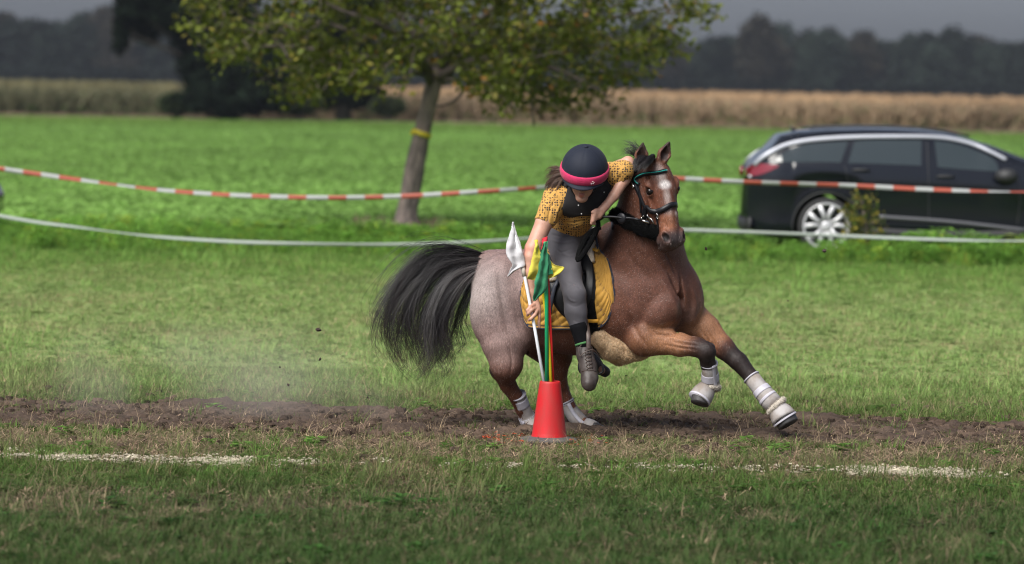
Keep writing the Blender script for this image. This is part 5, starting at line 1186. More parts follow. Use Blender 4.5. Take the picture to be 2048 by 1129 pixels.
TG = [[(978, 521, .12), (930, 511, .10), (880, 506, .08), (830, 520, .05), (786, 570, .02), (759, 622, 0), (756, 655, 0), (778, 692, 0)],
      [(978, 522, .12), (925, 518, .08), (870, 525, .05), (820, 560, .0), (785, 620, -.02), (785, 670, -.03), (805, 715, -.03), (827, 738, -.03)],
      [(978, 524, .12), (930, 530, .07), (880, 555, .03), (845, 610, .0), (833, 660, -.03), (838, 700, -.04), (846, 728, -.04), (832, 741, -.04)],
      [(978, 526, .12), (940, 540, .08), (905, 570, .05), (882, 620, .03), (874, 665, .02), (880, 695, .0), (868, 722, .0), (842, 736, .0)],
      [(979, 528, .12), (952, 550, .09), (927, 585, .07), (905, 625, .06), (898, 665, .05), (906, 695, .04), (893, 716, .03), (862, 728, .02)],
      [(980, 529, .13), (958, 558, .10), (946, 590, .10), (936, 616, .10), (930, 640, .10), (938, 665, .09), (932, 685, .09), (915, 700, .09)]]
strands('tail', TG[:5], 2400, m_hair, pony, rad=.0012, seg=16, jit=17, djit=.07, wav=10, fz=.26, col=tailcol, clump=64, seed=3, conv=.12, lenr=(.5, 1.0))
strands('tail', TG[:3], 160, m_hair, pony, rad=.0008, seg=14, jit=24, djit=.07, wav=10, fz=.6, col=tailcol, clump=60, seed=13, conv=.15, lenr=(.4, 1.0))
strands('tail', [TG[4], TG[5]], 70, m_hair, pony, rad=.0012, seg=18, jit=9, djit=.04, wav=8, col=tailcol, clump=7, seed=8, conv=.4)
def manecol(x, t, g): return np.tile(np.array((.012, .010, .011)) * g.uniform(.6, 2.2), (len(x), 1))
MG = [[(1290, 318, -.40), (1278, 308, -.42), (1268, 312, -.44), (1262, 330, -.46), (1262, 348, -.47)],
      [(1296, 320, -.42), (1288, 314, -.46), (1280, 326, -.50), (1274, 338, -.53), (1270, 352, -.55)],
      [(1304, 318, -.44), (1300, 314, -.50), (1290, 326, -.57), (1281, 338, -.60), (1276, 350, -.60)],
      [(1310, 318, -.44), (1308, 314, -.52), (1302, 322, -.60), (1294, 334, -.63), (1286, 344, -.64)]]
strands('forelock', MG, 620, m_hair, pony, rad=.0013, seg=9, jit=3.5, djit=.012, wav=2, col=manecol, clump=26, seed=4, conv=.5, lenr=(.5, .85))
WG = [[(1284, 322, -.40), (1268, 306, -.40), (1256, 300, -.38), (1246, 312, -.36)],
      [(1284, 322, -.40), (1274, 298, -.38), (1262, 286, -.36), (1248, 286, -.34)],
      [(1284, 322, -.40), (1266, 316, -.42), (1254, 320, -.44), (1244, 338, -.45)],
      [(1286, 316, -.38), (1280, 296, -.35), (1268, 280, -.33), (1250, 278, -.30)]]
strands('mane', WG, 130, m_hair, pony, rad=.0011, seg=10, jit=5, djit=.02, wav=4, col=manecol, clump=18, seed=5, conv=.3, lenr=(.5, 1))
# mane falling on the far side of the crest
NG = [[(1268, 330, -.30), (1262, 335, -.15), (1268, 380, -.08), (1270, 410, -.06)], [(1256, 380, -.20), (1250, 385, -.05), (1255, 430, .0), (1258, 460, .02)],
      [(1248, 420, -.12), (1240, 425, .0), (1248, 470, .06), (1250, 500, .08)], [(1232, 465, .0), (1226, 468, .08), (1236, 500, .14), (1240, 530, .16)]]
strands('mane', NG, 700, m_hair, pony, rad=.0018, seg=9, jit=5, djit=.015, wav=2, col=manecol, clump=40, seed=6, conv=.5)
# feather hairs behind the front knees
# ================================================================ TACK
def surf(u, v, off=.004, B=None):
    """the pony's surface seen at photo pixel (u, v), lifted by off"""
    B = B or PB; o = Vector((0, 0, CAM_H)); h = B.ray_cast(o, (W(u, v, 0) - o).normalized())
    if h[0] is None:
        h = B.find_nearest(W(u, v, -.2))
    return h[0] + h[1] * off, h[1]
def near(p, off=.004, B=None):
    h = (B or PB).find_nearest(p); return h[0] + h[1] * off, h[1]
def strap(mb, pts, width, thick, off=.003, n=24, B=None):
    """a strap laid on the pony: pts are (u, v) seen from the front or Vectors near the skin"""
    Q = []
    for p in pts: Q.append(surf(p[0], p[1], off, B)[0] if len(p) == 2 else near(Vector(p), off, B)[0])
    S = spline([tuple(q) for q in Q], n); P2 = []; N2 = []
    for q in S:
        a, nn = near(Vector(q), off, B); P2.append(a); N2.append(nn)
    for _ in range(2):
        N2 = [N2[0]] + [(N2[i - 1] + N2[i] + N2[i + 1]).normalized() for i in range(1, len(N2) - 1)] + [N2[-1]]
        P2 = [P2[0]] + [(P2[i - 1] + P2[i] * 2 + P2[i + 1]) / 4 for i in range(1, len(P2) - 1)] + [P2[-1]]
    P2 = [p + n_ * .001 for p, n_ in zip(P2, N2)]
    mb.strip(P2, N2, width, thick); return P2, N2
m_leather = pmat('black_leather', (.008, .008, .010), spec=.3, rough=.42, noise_amt=.3, noise_scale=60, bump=.0006, bump_scale=200)
m_steel = pmat('steel', (.55, .54, .52), rough=.25, metal=1.0)
m_brown = pmat('brown_leather', (.055, .036, .028), rough=.5, noise_amt=.5, noise_scale=40, bump=.001, bump_scale=120)
m_fleece_blk = pmat('black_fleece', (.006, .006, .006), spec=.05, rough=1, bump=.006, bump_scale=150)
m_turq = pmat('turquoise_bead', (.02, .42, .36), rough=.25)
# ---- bridle
bridle = empty('bridle', H(0, 0, 0), label='black leather bridle with turquoise beaded browband on the pony head', cat='bridle')
b = MB(); BP, BN = strap(b, [H(40, -16, -32), (1269, 361), (1277, 353), (1290, 348), (1306, 347), (1320, 345), (1333, 341), (1342, 339), H(-37, -16, -24)], .026, .007, n=30); bb = b.build('browband', m_leather, bridle)
t = MB()
for i in range(1, len(BP) - 1):
    for f in (0, .5):
        p = BP[i].lerp(BP[i + 1], f); t.ball(p + BN[i] * .007 + Vector((0, 0, .002)), .0036, 6, 4)
t.build('beads', m_turq, bb, kind='stuff')
b = MB(); strap(b, [H(22, -42, -44), (1266, 334), (1265, 352), (1271, 372), (1279, 390), (1287, 408), (1295, 423)], .022, .006, n=30); b.build('cheek_strap', m_leather, bridle)
b = MB(); strap(b, [H(-24, -42, -44), H(-36, -14, -30), H(-34, 30, -30), H(-28, 68, -26), H(-24, 82, -28)], .019, .005, n=24); b.build('cheek_strap', m_leather, bridle)
b = MB(); strap(b, [(1267, 352), (1277, 375), (1281, 400), (1283, 425)], .011, .004, off=.006, n=20); b.build('throat_lash', m_leather, bridle)
b = MB(); strap(b, [H(22, -42, -44), H(0, -50, -46), H(-24, -42, -44)], .024, .006, n=16); b.build('headpiece', m_leather, bridle)
b = MB(); strap(b, [H(26, 55, -52), (1293, 414), (1302, 421), (1313, 424), (1327, 419), (1340, 411), (1352, 410), (1360, 418), H(-25, 78, -24), H(-24, 62, -45)], .034, .013, n=34); b.build('noseband', m_leather, bridle)
b = MB(); strap(b, [(1316, 424), (1315, 440), (1318, 458), H(10, 98, -48)], .014, .004, n=14); b.build('flash_strap', m_leather, bridle)
rc, rn = surf(1304, 445, .012)
b = MB(); b.torus(rc, rn, 12 * PX, 1.6 * PX, 28, 8); b.build('bit_ring', m_steel, bridle)
MB().torus(surf(1297, 436, .012)[0], rn, 5.5 * PX, 1.3 * PX, 18, 6, (1, 1.7)).build('rein_hook', m_steel, bridle)
MB().torus(surf(1317, 433, .012)[0], rn, 4.2 * PX, 1.0 * PX, 16, 6, (.8, 1.3)).build('flash_loop', m_steel, bridle)
for uv in ((1289, 431), (1283, 437)): MB().ball(surf(*uv, .012)[0], .009, 8, 6).build('hook_stud', m_steel, bridle)
b = MB(); strap(b, [(1264, 369), (1268, 376)], .026, .008, n=5); b.build('buckle', m_steel, bridle)
# far rein ring
b = MB(); b.torus(near(H(-22, 98, -36), .008)[0], near(H(-22, 98, -36))[1], 11 * PX, 1.6 * PX, 24, 8); b.build('bit_ring', m_steel, bridle)
# reins: thick black rope from bit to the rider's hand, rubber stop, loop to the withers
RH = W(1190, 434, -.54)
rein = [surf(1298, 444, .02)[0], W(1280, 441, -.62), W(1262, 437, -.60), W(1243, 436, -.58), W(1220, 434, -.57), RH]
b = MB(); b.tube([Vector(q) for q in spline([tuple(q) for q in rein], 26)], .0075, 8); b.build('rein', m_leather, bridle)
b = MB(); b.tube([W(1284, 441, -.625), W(1298, 446, -.625)], .006, 8); b.build('rein_buckle', m_steel, bridle)
dq = (W(1243, 437, -.58) - W(1249, 437, -.585)); b = MB(); b.lathe([(.008, -.006), (.028, -.006), (.032, 0), (.028, .006), (.008, .006)], W(1243, 437, -.58), Vector((-.5, -.8, 0)).normalized().to_track_quat('Z', 'Y').to_matrix(), 24, True); b.build('rein_stop', m_leather, bridle)
loop = [RH, W(1196, 452, -.53), W(1184, 480, -.50), W(1168, 506, -.47), W(1156, 520, -.46), W(1160, 500, -.44), W(1176, 470, -.42), W(1200, 455, -.40)]
b = MB(); b.tube([Vector(q) for q in spline([tuple(q) for q in loop], 36)], .016, 10, flat=((.2, 1, 0), .5)); b.build('rein', m_fleece_blk, bridle)
# ---- fleece neck strap
ns = empty('neck_strap', W(1280, 455, -.3), label='black fluffy fleece neck strap round the pony neck under its jaw', cat='neck strap')
m_pile = pmat('wool_pile', (.1, .1, .1), rough=.95, attr='Col', spec=.1)
b = MB(); c_ = [surf(1232, 430, .010)[0], surf(1248, 438, .012)[0], surf(1268, 449, .014)[0], surf(1290, 459, .014)[0], W(1312, 466, -.47), W(1328, 466, -.40)]
q = [Vector(x) for x in spline([tuple(x) for x in c_], 30)]; b.tube(q, [.040 + .004 * math.sin(i * .9) for i in range(30)], 14, flat=((0, 1, 0), .55)); fz_ = b.build('fleece', m_fleece_blk, ns); pile(fz_, 9000, .014, .0012, 'pile', m_pile, fz_, 5, base=(.008, .008, .008))
b = MB(); strap(b, [(1228, 456), W(1226, 440, -.02), W(1236, 440, .02), W(1290, 450, .02), W(1330, 470, -.2)], .03, .006, n=20); b.build('strap', m_leather, ns)

# ---- saddle pad: a quilted cloth wrapped over the back
def bell(x): return x
PAX = lambda s: Vector(spline([tuple(W(1040, 598, .10)), tuple(W(1120, 598, .08)), tuple(W(1228, 598, .0))], 101)[int(round(np.clip(s, 0, 1) * 100))])
def pad_pt(s, th, off):
    """s along the back 0..1, th degrees from straight up, negative to the camera side"""
    if abs(th) > 86:
        a_ = pad_pt(s, math.copysign(86, th), off); x_ = abs(th) - 86; return a_ + Vector((0, -math.copysign(1, th) * .0009 * x_, -.0056 * x_))
    c = PAX(s); d = Vector((0, math.sin(R(th)), math.cos(R(th))))
    h = PB.ray_cast(c + d * .8, -d)
    if h[0] is None: return c + d * .3
    return h[0] + d * off
S_, T_ = 110, 190
top_s = np.linspace(0, 1, S_)
def low_th(s):   # how far down the pad reaches on each side
    e = min(s, 1 - s); f = 1 - max(0, 1 - e / .16) ** 2.2 * .42
    return (117 + 3 * math.sin(s * 3)) * f
V = np.zeros((S_, T_, 3)); C = np.zeros((S_, T_, 3)); nn = np.zeros((S_, T_))
YEL = np.array((.44, .23, .028)); NAVY = np.array((.010, .014, .035))
for i, s in enumerate(top_s):
    lt = low_th(s)
    for j in range(T_):
        x = (j / (T_ - 1)) * 2 - 1; th_ = x * lt; f = 1 - float(sm(np.array(abs(th_)), 5, 85)); s0 = .30 * f; s1 = 1 - .20 * f; V[i, j] = pad_pt(s0 + (s1 - s0) * s, th_, 0)
# relax the cloth, then push out quilting
for _ in range(14):
    for q_ in (0, -1):
        V[q_, 1:-1] = (V[q_, :-2] + V[q_, 2:]) / 2; V[1:-1, q_] = (V[:-2, q_] + V[2:, q_]) / 2
    V[1:-1, 1:-1] = (V[:-2, 1:-1] + V[2:, 1:-1] + V[1:-1, :-2] + V[1:-1, 2:]) / 4
gx = np.gradient(V, axis=0); gy = np.gradient(V, axis=1); NN = np.cross(gy, gx); NN /= np.linalg.norm(NN, axis=2)[..., None] + 1e-9
cc_ = np.array(PAX(.5)); sg = np.sign(((V - cc_) * NN).sum(2)); NN *= np.where(sg == 0, 1, sg)[..., None]
du = np.cumsum(np.linalg.norm(gx, axis=2), axis=0); dv = np.cumsum(np.linalg.norm(gy, axis=2), axis=1)
dvt = dv[:, -1:]; edge = np.minimum(np.minimum(du, du[-1:] - du), np.minimum(dv, dvt - dv))
a_, b_2 = (du + dv * .95) / .052, (du - dv * .95) / .052
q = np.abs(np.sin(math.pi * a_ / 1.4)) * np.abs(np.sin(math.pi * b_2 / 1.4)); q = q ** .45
inn = edge > .030
h_ = np.where(inn, .006 + .014 * q, .013 + .004 * np.sin(np.clip((edge) / .022, 0, 1) * math.pi))
Vo = V + NN * h_[..., None]; Vi = V + NN * .002
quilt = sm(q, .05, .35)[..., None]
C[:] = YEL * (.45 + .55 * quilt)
C = np.where((edge < .019)[..., None], NAVY, C); C = np.where(((edge >= .024) & (edge < .030))[..., None], NAVY, C)
C = np.where(((edge >= .019) & (edge < .024))[..., None], YEL * 1.1, C)
idx = np.arange(S_ * T_).reshape(S_, T_); f1 = np.stack([idx[:-1, :-1], idx[1:, :-1], idx[1:, 1:], idx[:-1, 1:]], -1).reshape(-1, 4); n0 = S_ * T_
rim = np.concatenate([idx[0, :], idx[1:, -1], idx[-1, -2::-1], idx[-2:0:-1, 0]]); r2_ = np.roll(rim, -1)
f3 = np.stack([rim, r2_, r2_ + n0, rim + n0], 1)
me = mesh_np('saddle_pad', np.concatenate([Vo.reshape(-1, 3), Vi.reshape(-1, 3)]), [f1, f1[:, ::-1] + n0, f3]); vcol(me, np.concatenate([C.reshape(-1, 3), C.reshape(-1, 3)]))
m_pad = pmat('pad_cloth', (.5, .3, .05), rough=.75, attr='Col', noise_amt=.12, noise_scale=25, bump=.0008, bump_scale=400, sheen=.2)
pad = link_based('saddle_pad', me, m_pad, W(1130, 560, .05)); tag(pad, 'yellow quilted saddle pad with navy edge under the saddle', 'saddle pad')
KB = BVHTree.FromPolygons([Vector(x) for x in (V + NN * .012).reshape(-1, 3)], [tuple(x) for x in f1])
def padsurf(u, v, off):
    o = Vector((0, 0, CAM_H)); h = KB.ray_cast(o, (W(u, v, 0) - o).normalized())
    if h[0] is None: return surf(u, v, off + .015)
    n = h[1] if h[1].y < 0 else -h[1]
    return h[0] + n * off, n

# ---- saddle
saddle = empty('saddle', W(1140, 520, .05), label='black leather saddle on the yellow pad under the rider', cat='saddle')
m_saddle = pmat('saddle_leather', (.007, .007, .008), spec=.35, rough=.36, noise_amt=.3, noise_scale=50, bump=.0008, bump_scale=150)
SF = Field(tuple(np.array(W(1060, 700, -.50)) * 1), tuple(np.array(W(1225, 420, .50))), .008)
ctr = [(1090, 488, .08), (1115, 488, .07), (1150, 484, .06), (1182, 474, .04)]
def scn(a, b, ra, rb, k=.02, **kw): SF.cone(W(*a), W(*b), ra * PX, rb * PX, k, **kw)
for q in (-1, 1):
    scn((1095, 478, .08 + q * .04), (1150, 492, .06 + q * .05), 15, 20, .03); scn((1150, 492, .06 + q * .05), (1186, 466, .02 + q * .02), 20, 8, .03)
scn((1092, 470, .16), (1092, 470, .0), 9, 9, .02)              # cantle
scn((1186, 462, .02), (1178, 500, -.08), 7, 12, .02); scn((1186, 462, .02), (1178, 500, .14), 7, 12, .02)
m1 = SF.mesh('seat'); link('seat', m1, m_saddle, saddle)
def flap(uvs, off, thick, name, mat, parent, bulge=0.0, B=padsurf):
    """leather piece given by its outline seen from the right, laid over the pad; side rings make its thickness"""
    O = spline(uvs + [uvs[0]], 48)[:-1]; c = O.mean(0); rings = 7; V = []; F = []
    for k in range(rings):
        for o in O:
            p = c + (o - c) * (1 - k / rings); q, n = B(p[0], p[1], off + thick + bulge * math.sin(min(1, (k + .2) / rings) * math.pi / 2)); V.append(q)
    q, n = B(c[0], c[1], off + thick + bulge); V.append(q); m = 48
    for k in range(rings - 1):
        for i in range(m): j = (i + 1) % m; F.append((k * m + i, k * m + j, (k + 1) * m + j, (k + 1) * m + i))
    for i in range(m): F.append(((rings - 1) * m + i, (rings - 1) * m + (i + 1) % m, rings * m))
    b0 = len(V)
    for o in O: q, n = B(o[0], o[1], off); V.append(q)
    for i in range(m): j = (i + 1) % m; F.append((i, b0 + i, b0 + j, j))
    b = MB(); b.add(V, F); return b.build(name, mat, parent)
flap([(1096, 505), (1130, 500), (1168, 505), (1185, 530), (1192, 570), (1186, 615), (1165, 640), (1130, 634), (1105, 600), (1093, 550)], .002, .008, 'saddle_flap', m_saddle, saddle)
flap([(1160, 508), (1176, 512), (1188, 535), (1190, 570), (1184, 600), (1170, 612), (1158, 580), (1154, 540)], .012, .012, 'knee_roll', m_saddle, saddle, .012)
# far-side flap, mirrored across the barrel
Vf = []; Ff = []
for i in range(9):
    for j in range(9):
        p = pad_pt(.35 + .45 * i / 8, 30 + 62 * j / 8, .03); Vf.append(p)
for i in range(8):
    for j in range(8): Ff.append((i * 9 + j, i * 9 + j + 1, i * 9 + j + 10, i * 9 + j + 9))
bm_ = MB().add(Vf, Ff); fo = bm_.build('saddle_flap', m_saddle, saddle); so = fo.modifiers.new('thick', 'SOLIDIFY'); so.thickness = .008
# cream sheepskin under the pommel
m_cream = pmat('cream_sheepskin', (.52, .44, .34), rough=1, bump=.008, bump_scale=120, noise_amt=.2, noise_scale=60)
b = MB(); b.tube([padsurf(1192, 470, .02)[0], padsurf(1186, 492, .02)[0], padsurf(1182, 512, .02)[0], padsurf(1188, 528, .02)[0]], [.014, .026, .022, .012], 10); b.build('sheepskin', m_cream, saddle); b = MB(); b.tube([W(1188, 470, -.12), W(1188, 460, .02), W(1190, 466, .14)], .02, 10); b.build('sheepskin', m_cream, saddle); b = MB(); b.tube([padsurf(1086, 560, .015)[0], padsurf(1104, 562, .02)[0], padsurf(1115, 560, .015)[0]], .014, 10); b.build('sheepskin', m_cream, saddle)
m_ytab = pmat('yellow_webbing', (.62, .30, .02), rough=.6)
for pts in ([(1166, 514), (1176, 509), (1188, 507), (1200, 510)], [(1178, 640), (1190, 641), (1200, 640)]):
    Q = [padsurf(*p, .030) for p in pts]; b = MB(); b.strip([q[0] for q in Q], [q[1] for q in Q], .022, .004); b.build('billet_loop', m_ytab, saddle)
# girth with a sheepskin belly guard
b = MB(); strap(b, [(1176, 600), (1182, 640), (1192, 672), (1205, 700), W(1215, 722, .0), W(1205, 700, .30), W(1190, 620, .38)], .09, .014, off=.012, n=30); b.build('girth', m_fleece_blk, saddle)
GF = Field(tuple(np.array(W(1170, 745, -.50))), tuple(np.array(W(1330, 630, .36))), .007)
for pts in ([(1200, 678, -.27, 18), (1222, 694, -.23, 21), (1250, 703, -.18, 21), (1278, 706, -.15, 14), (1302, 703, -.13, 6)], [(1215, 702, -.12, 17), (1240, 710, .0, 19), (1275, 708, .06, 12)], [(1212, 700, .05, 18), (1240, 706, .16, 20), (1270, 700, .2, 10)]):
    for i in range(len(pts) - 1): GF.cone(W(*pts[i][:3]), W(*pts[i + 1][:3]), pts[i][3] * PX, pts[i + 1][3] * PX, .03)
GF.wob(.0015, 70, 3); GF.wob(.0012, 240, 5)
gm = GF.mesh('belly_guard'); m_sheep = pmat('tan_sheepskin', (.58, .42, .26), rough=1, bump=.004, bump_scale=260, noise_amt=.35, noise_scale=45, sheen=.2); gd_ = link('belly_guard', gm, m_sheep, saddle); pile(gd_, 26000, .010, .0013, 'pile', m_pile, gd_, 6, base=(.66, .47, .28), cvar=(.7, 1.2))
# stirrup leather and iron
FOOT = Vector(W(1178, 722, -.52))
b = MB(); Q = [padsurf(1168, 560, .03)[0], padsurf(1172, 620, .04)[0], W(1176, 665, -.50), W(1177, 700, -.53)]; b.strip([Vector(x) for x in spline([tuple(q) for q in Q], 16)], Vector((0, -1, .1)), .028, .005); b.build('stirrup_leather', m_brown, saddle)
b = MB()
S1 = [(1177, 702), (1168, 706), (1160, 722), (1158, 738), (1164, 747), (1180, 749), (1198, 748), (1206, 742), (1203, 726), (1190, 708), (1177, 702)]
b.tube([Vector(x) for x in spline([tuple(W(u, v, -.50)) for u, v in S1], 40)], .007, 8); b.build('stirrup', m_leather, saddle)
b = MB(); b.strip([W(1178, 745, -.54), W(1182, 748, -.42)], Vector((0, 0, 1)), .10, .012); b.build('stirrup_tread', m_leather, saddle)
# far-side stirrup
b = MB(); b.strip([pad_pt(.62, 60, .04), pad_pt(.6, 95, .05), W(1170, 700, .46)], Vector((0, 1, 0)), .028, .005); b.build('stirrup_leather', m_brown, saddle)
b = MB(); b.torus(W(1170, 724, .47), (1, .2, 0), .07, .007, 24, 8); b.build('stirrup', m_leather, saddle)
# visible strap curving over the rear of the pad
b = MB(); Q = [padsurf(*p, .026) for p in ((1121, 560), (1112, 576), (1106, 600), (1101, 630), (1099, 648))]; b.strip([q[0] for q in Q], [q[1] for q in Q], .026, .005); b.build('billet_strap', pmat('navy_leather', (.022, .026, .04), rough=.5), saddle)

# ---- leg boots and bell boots
m_boot = pmat('boot_grey', (.33, .31, .305), rough=.75, noise_amt=.2, noise_scale=13, col2=(.21, .175, .15), bump=.0015, bump_scale=90)
m_strap = pmat('boot_lilac', (.40, .385, .43), rough=.6, noise_amt=.1, noise_scale=40)
m_fluff = pmat('boot_fleece', (.5, .45, .38), rough=1, bump=.008, bump_scale=160)
m_hoof = pmat('hoof', (.035, .032, .032), rough=.55, noise_amt=.4, noise_scale=40, bump=.001, bump_scale=80)
def lath_axis(pts, rads, n=20):
    b = MB(); b.tube([Vector(x) for x in spline([tuple(W(*p)) for p in pts], len(rads))], [r * PX for r in rads], n); return b
def legboot(pts, rads, straps, side, bell=None, hoof=None, fluff=None, lab=None, name='leg_boot'):
    o = empty(name, W(*pts[0]), label=lab, cat='leg boot', group='grey protective boots on the pony legs')
    lath_axis(pts, rads).build('shell', m_boot, o)
    A, B_ = Vector(W(*pts[0])), Vector(W(*pts[-1])); ax = (B_ - A).normalized()
    P_ = spline([tuple(W(*p)) for p in pts], 41)
    rr = np.interp(np.linspace(0, 1, 41), np.linspace(0, 1, len(rads)), rads) * PX
    for f0, f1 in straps:
        i0, i1 = int(f0 * 40), int(f1 * 40); s = MB(); s.tube([Vector(x) for x in P_[i0:i1 + 1]], [r + .0022 for r in rr[i0:i1 + 1]], 20); s.build('strap', m_strap, o)
    # long overlap panel on the outside
    s = MB(); s.strip([Vector(x) + Vector((side, -1, 0)).normalized() * (rr[i] + .003) for i, x in list(enumerate(P_))[3:36:4]], Vector((side, -1, 0)), .024, .004); s.build('overlap', m_strap, o)
    s = MB(); s.tube([Vector(x) for x in P_[0:3]], [r + .005 for r in rr[0:3]], 20); s.build('rim', m_strap, o)
    if fluff:
        c, n_, rad, th = fluff; s = MB(); s.torus(W(*c), n_, rad * PX, th * PX, 28, 10); f = s.build('fleece_rim', m_fluff, o); pile(f, 2500, .010, .001, 'pile', m_pile, f, 7, base=(.52, .47, .40))
    return o
def frus(a, b, ra, rb, n=26, rings=6, bul=0.0):
    m = MB(); a = Vector(a); b = Vector(b); m.tube([a.lerp(b, i / rings) for i in range(rings + 1)], [(ra + (rb - ra) * i / rings + bul * math.sin(math.pi * i / rings)) * PX for i in range(rings + 1)], n); return m
# near fore (lifted)
o = legboot([(1418, 727, -.34), (1420, 748, -.30), (1421, 768, -.26), (1421, 776, -.25)], [16, 16, 17.5, 19, 20], [(.3, .52)], .5, fluff=((1420, 778, -.26), (-.15, .3, 1), 17, 5.5), lab='pale boot with fleece rim on the lifted front leg')
frus(W(1416, 774, -.27), W(1400, 797, -.29), 17, 23, bul=2).build('bell', m_boot, o); frus(W(1400, 797, -.29), W(1398, 800, -.295), 23.5, 23.5).build('bell_rim', m_strap, o)
frus(W(1403, 794, -.285), W(1399, 808, -.30), 20, 18).build('hoof', m_hoof, pony)
# far fore (reaching)
o = legboot([(1502, 754, -.19), (1520, 777, -.22), (1536, 797, -.25), (1551, 812, -.27)], [16.5, 16.5, 18.5, 20, 19], [(.36, .50), (.64, .72)], .9, fluff=((1553, 812, -.28), (.75, -.2, -.8), 18, 5), lab='pale boot with fleece rim on the outstretched front leg')
frus(W(1555, 814, -.28), W(1569, 838, -.31), 17, 26, bul=2).build('bell', m_boot, o); frus(W(1569, 838, -.31), W(1571, 841, -.312), 26.5, 26.5).build('bell_rim', m_strap, o)
frus(W(1568, 834, -.31), W(1577, 850, -.325), 23, 21.5).build('hoof', m_hoof, pony)
# near hind
o = legboot([(1035, 790, .05), (1045, 815, .10), (1056, 840, .14), (1062, 850, .13)], [16, 15.5, 16, 17, 17], [(.14, .3), (.55, .7)], -1, lab='dusty boot on the hind leg planted behind the cone')
frus(W(1062, 848, .13), W(1074, 857, .09), 15, 18).build('bell', m_boot, o); frus(W(1068, 853, .11), W(1080, 862, .08), 16, 15).build('hoof', m_hoof, pony)
# far hind
o = legboot([(1132, 803, .27), (1143, 824, .27), (1156, 840, .255), (1168, 848, .24)], [15, 15, 16, 16, 14], [(.08, .12)], .2, lab='dusty boot on the hind leg stretched right of the cone')
frus(W(1166, 848, .24), W(1192, 857, .20), 13, 13, bul=2).build('bell', m_boot, o); frus(W(1188, 855, .20), W(1208, 862, .17), 12, 9).build('hoof', m_hoof, pony)
# ================================================================ RIDER
rider = empty('person', W(1135, 500, -.1), label='rider in a yellow shirt, grey breeches and dark helmet leaning off the pony', cat='person')
def cone_(F, a, b, ra, rb, k=.02, **kw): F.cone(W(*a), W(*b), ra * PX, rb * PX, k, **kw)
def ch_(F, pts, k=.02, g=0, **kw):
    for i in range(len(pts) - 1): cone_(F, pts[i][:3], pts[i + 1][:3], pts[i][3] + g, pts[i + 1][3] + g, k, **kw)
RLEG = [(1127, 478, -.20, 30), (1138, 545, -.36, 22), (1149, 592, -.46, 19.5), (1151, 622, -.46, 19.5), (1158, 655, -.47, 14), (1167, 690, -.48, 12.5)]
LLEG = [(1150, 480, .20, 30), (1195, 545, .40, 20), (1190, 590, .45, 18), (1175, 640, .48, 16), (1172, 690, .48, 12)]
TORSO = [(1135, 462, -.06, 36), (1138, 442, -.20, 38), (1156, 415, -.34, 38), (1168, 392, -.42, 38)]
RARM = [(1112, 398, -.43, 23), (1088, 446, -.50, 17), (1066, 498, -.55, 16), (1062, 515, -.56, 15.5), (1062, 545, -.57, 13.5), (1066, 585, -.575, 9.5), (1068, 598, -.575, 9)]
LARM = [(1222, 350, -.37, 21), (1240, 338, -.41, 17), (1256, 326, -.44, 12.5), (1257, 336, -.455, 12), (1248, 360, -.47, 11.5), (1228, 392, -.52, 10), (1210, 414, -.55, 8), (1204, 420, -.555, 8)]
HC = W(1169, 338, -.60)
hu = Vector((.03, -.42, .90)).normalized(); hf = Vector((-.12, -.88, -.42)); hf = (hf - hu * hf.dot(hu)).normalized(); hr = hu.cross(hf).normalized()   # hr: rider's left... screen right
if hr.x < 0: hr = -hr
RM = Matrix((hr, hf, hu)).transposed()
def HP(r, f, u): return HC + RM @ (Vector((r, f, u)) * PX)
def rell(F, c, r, k=.008, sub=False, M=None): F.ell(HP(*c), [x * PX for x in r], (RM @ M) if M else RM, k, sub)
B = Field(tuple(np.array(W(1035, 790, -.72))), tuple(np.array(W(1285, 270, .56))), .0058)
ch_(B, TORSO, .04); ch_(B, [(1168, 392, -.42, 30), (1118, 398, -.43, 22)], .03); ch_(B, [(1172, 388, -.42, 30), (1220, 354, -.38, 21)], .03)
ch_(B, RLEG, .02); ch_(B, LLEG, .02); ch_(B, [(1138, 462, -.10, 34), (1145, 468, .14, 32)], .04)
ch_(B, RARM, .012); ch_(B, LARM, .012)
# feet (inside the boots)
ch_(B, [(1167, 690, -.48, 11), (1174, 725, -.52, 10), (1178, 760, -.58, 9)], .012); ch_(B, [(1172, 690, .48, 11), (1182, 722, .47, 10), (1205, 742, .44, 8)], .012)
# neck, skull, face
B.cone(W(1172, 388, -.44), HP(0, -10, -30), 20 * PX, 17 * PX, .02)
rell(B, (0, -6, 2), (29, 36, 34)); rell(B, (0, 15, -29), (21, 18, 28), .012); rell(B, (0, 24, -52), (12, 10, 9), .012)          # skull, face, chin
rell(B, (15, 16, -22), (8, 9, 9), .01); rell(B, (-15, 16, -22), (8, 9, 9), .01)
for q in (1, -1):
    rell(B, (q * 10, 34, -12), (6.5, 4, 4.5), .006, True); rell(B, (q * 10, 29.5, -12.5), (5, 4.5, 4), .003)
    rell(B, (q * 29, -4, -14), (3.5, 7, 10), .005)     # ears
B.cone(HP(0, 33, -14), HP(0, 41, -29), 3 * PX, 4.2 * PX, .006); rell(B, (3.5, 36, -30), (3, 4, 3), .004); rell(B, (-3.5, 36, -30), (3, 4, 3), .004)
rell(B, (0, 33.5, -39), (7.5, 4, 2.4), .003); rell(B, (0, 32.5, -43), (6.5, 4.2, 2.6), .003); rell(B, (0, 37.5, -41), (7, 3, .8), .002, True)
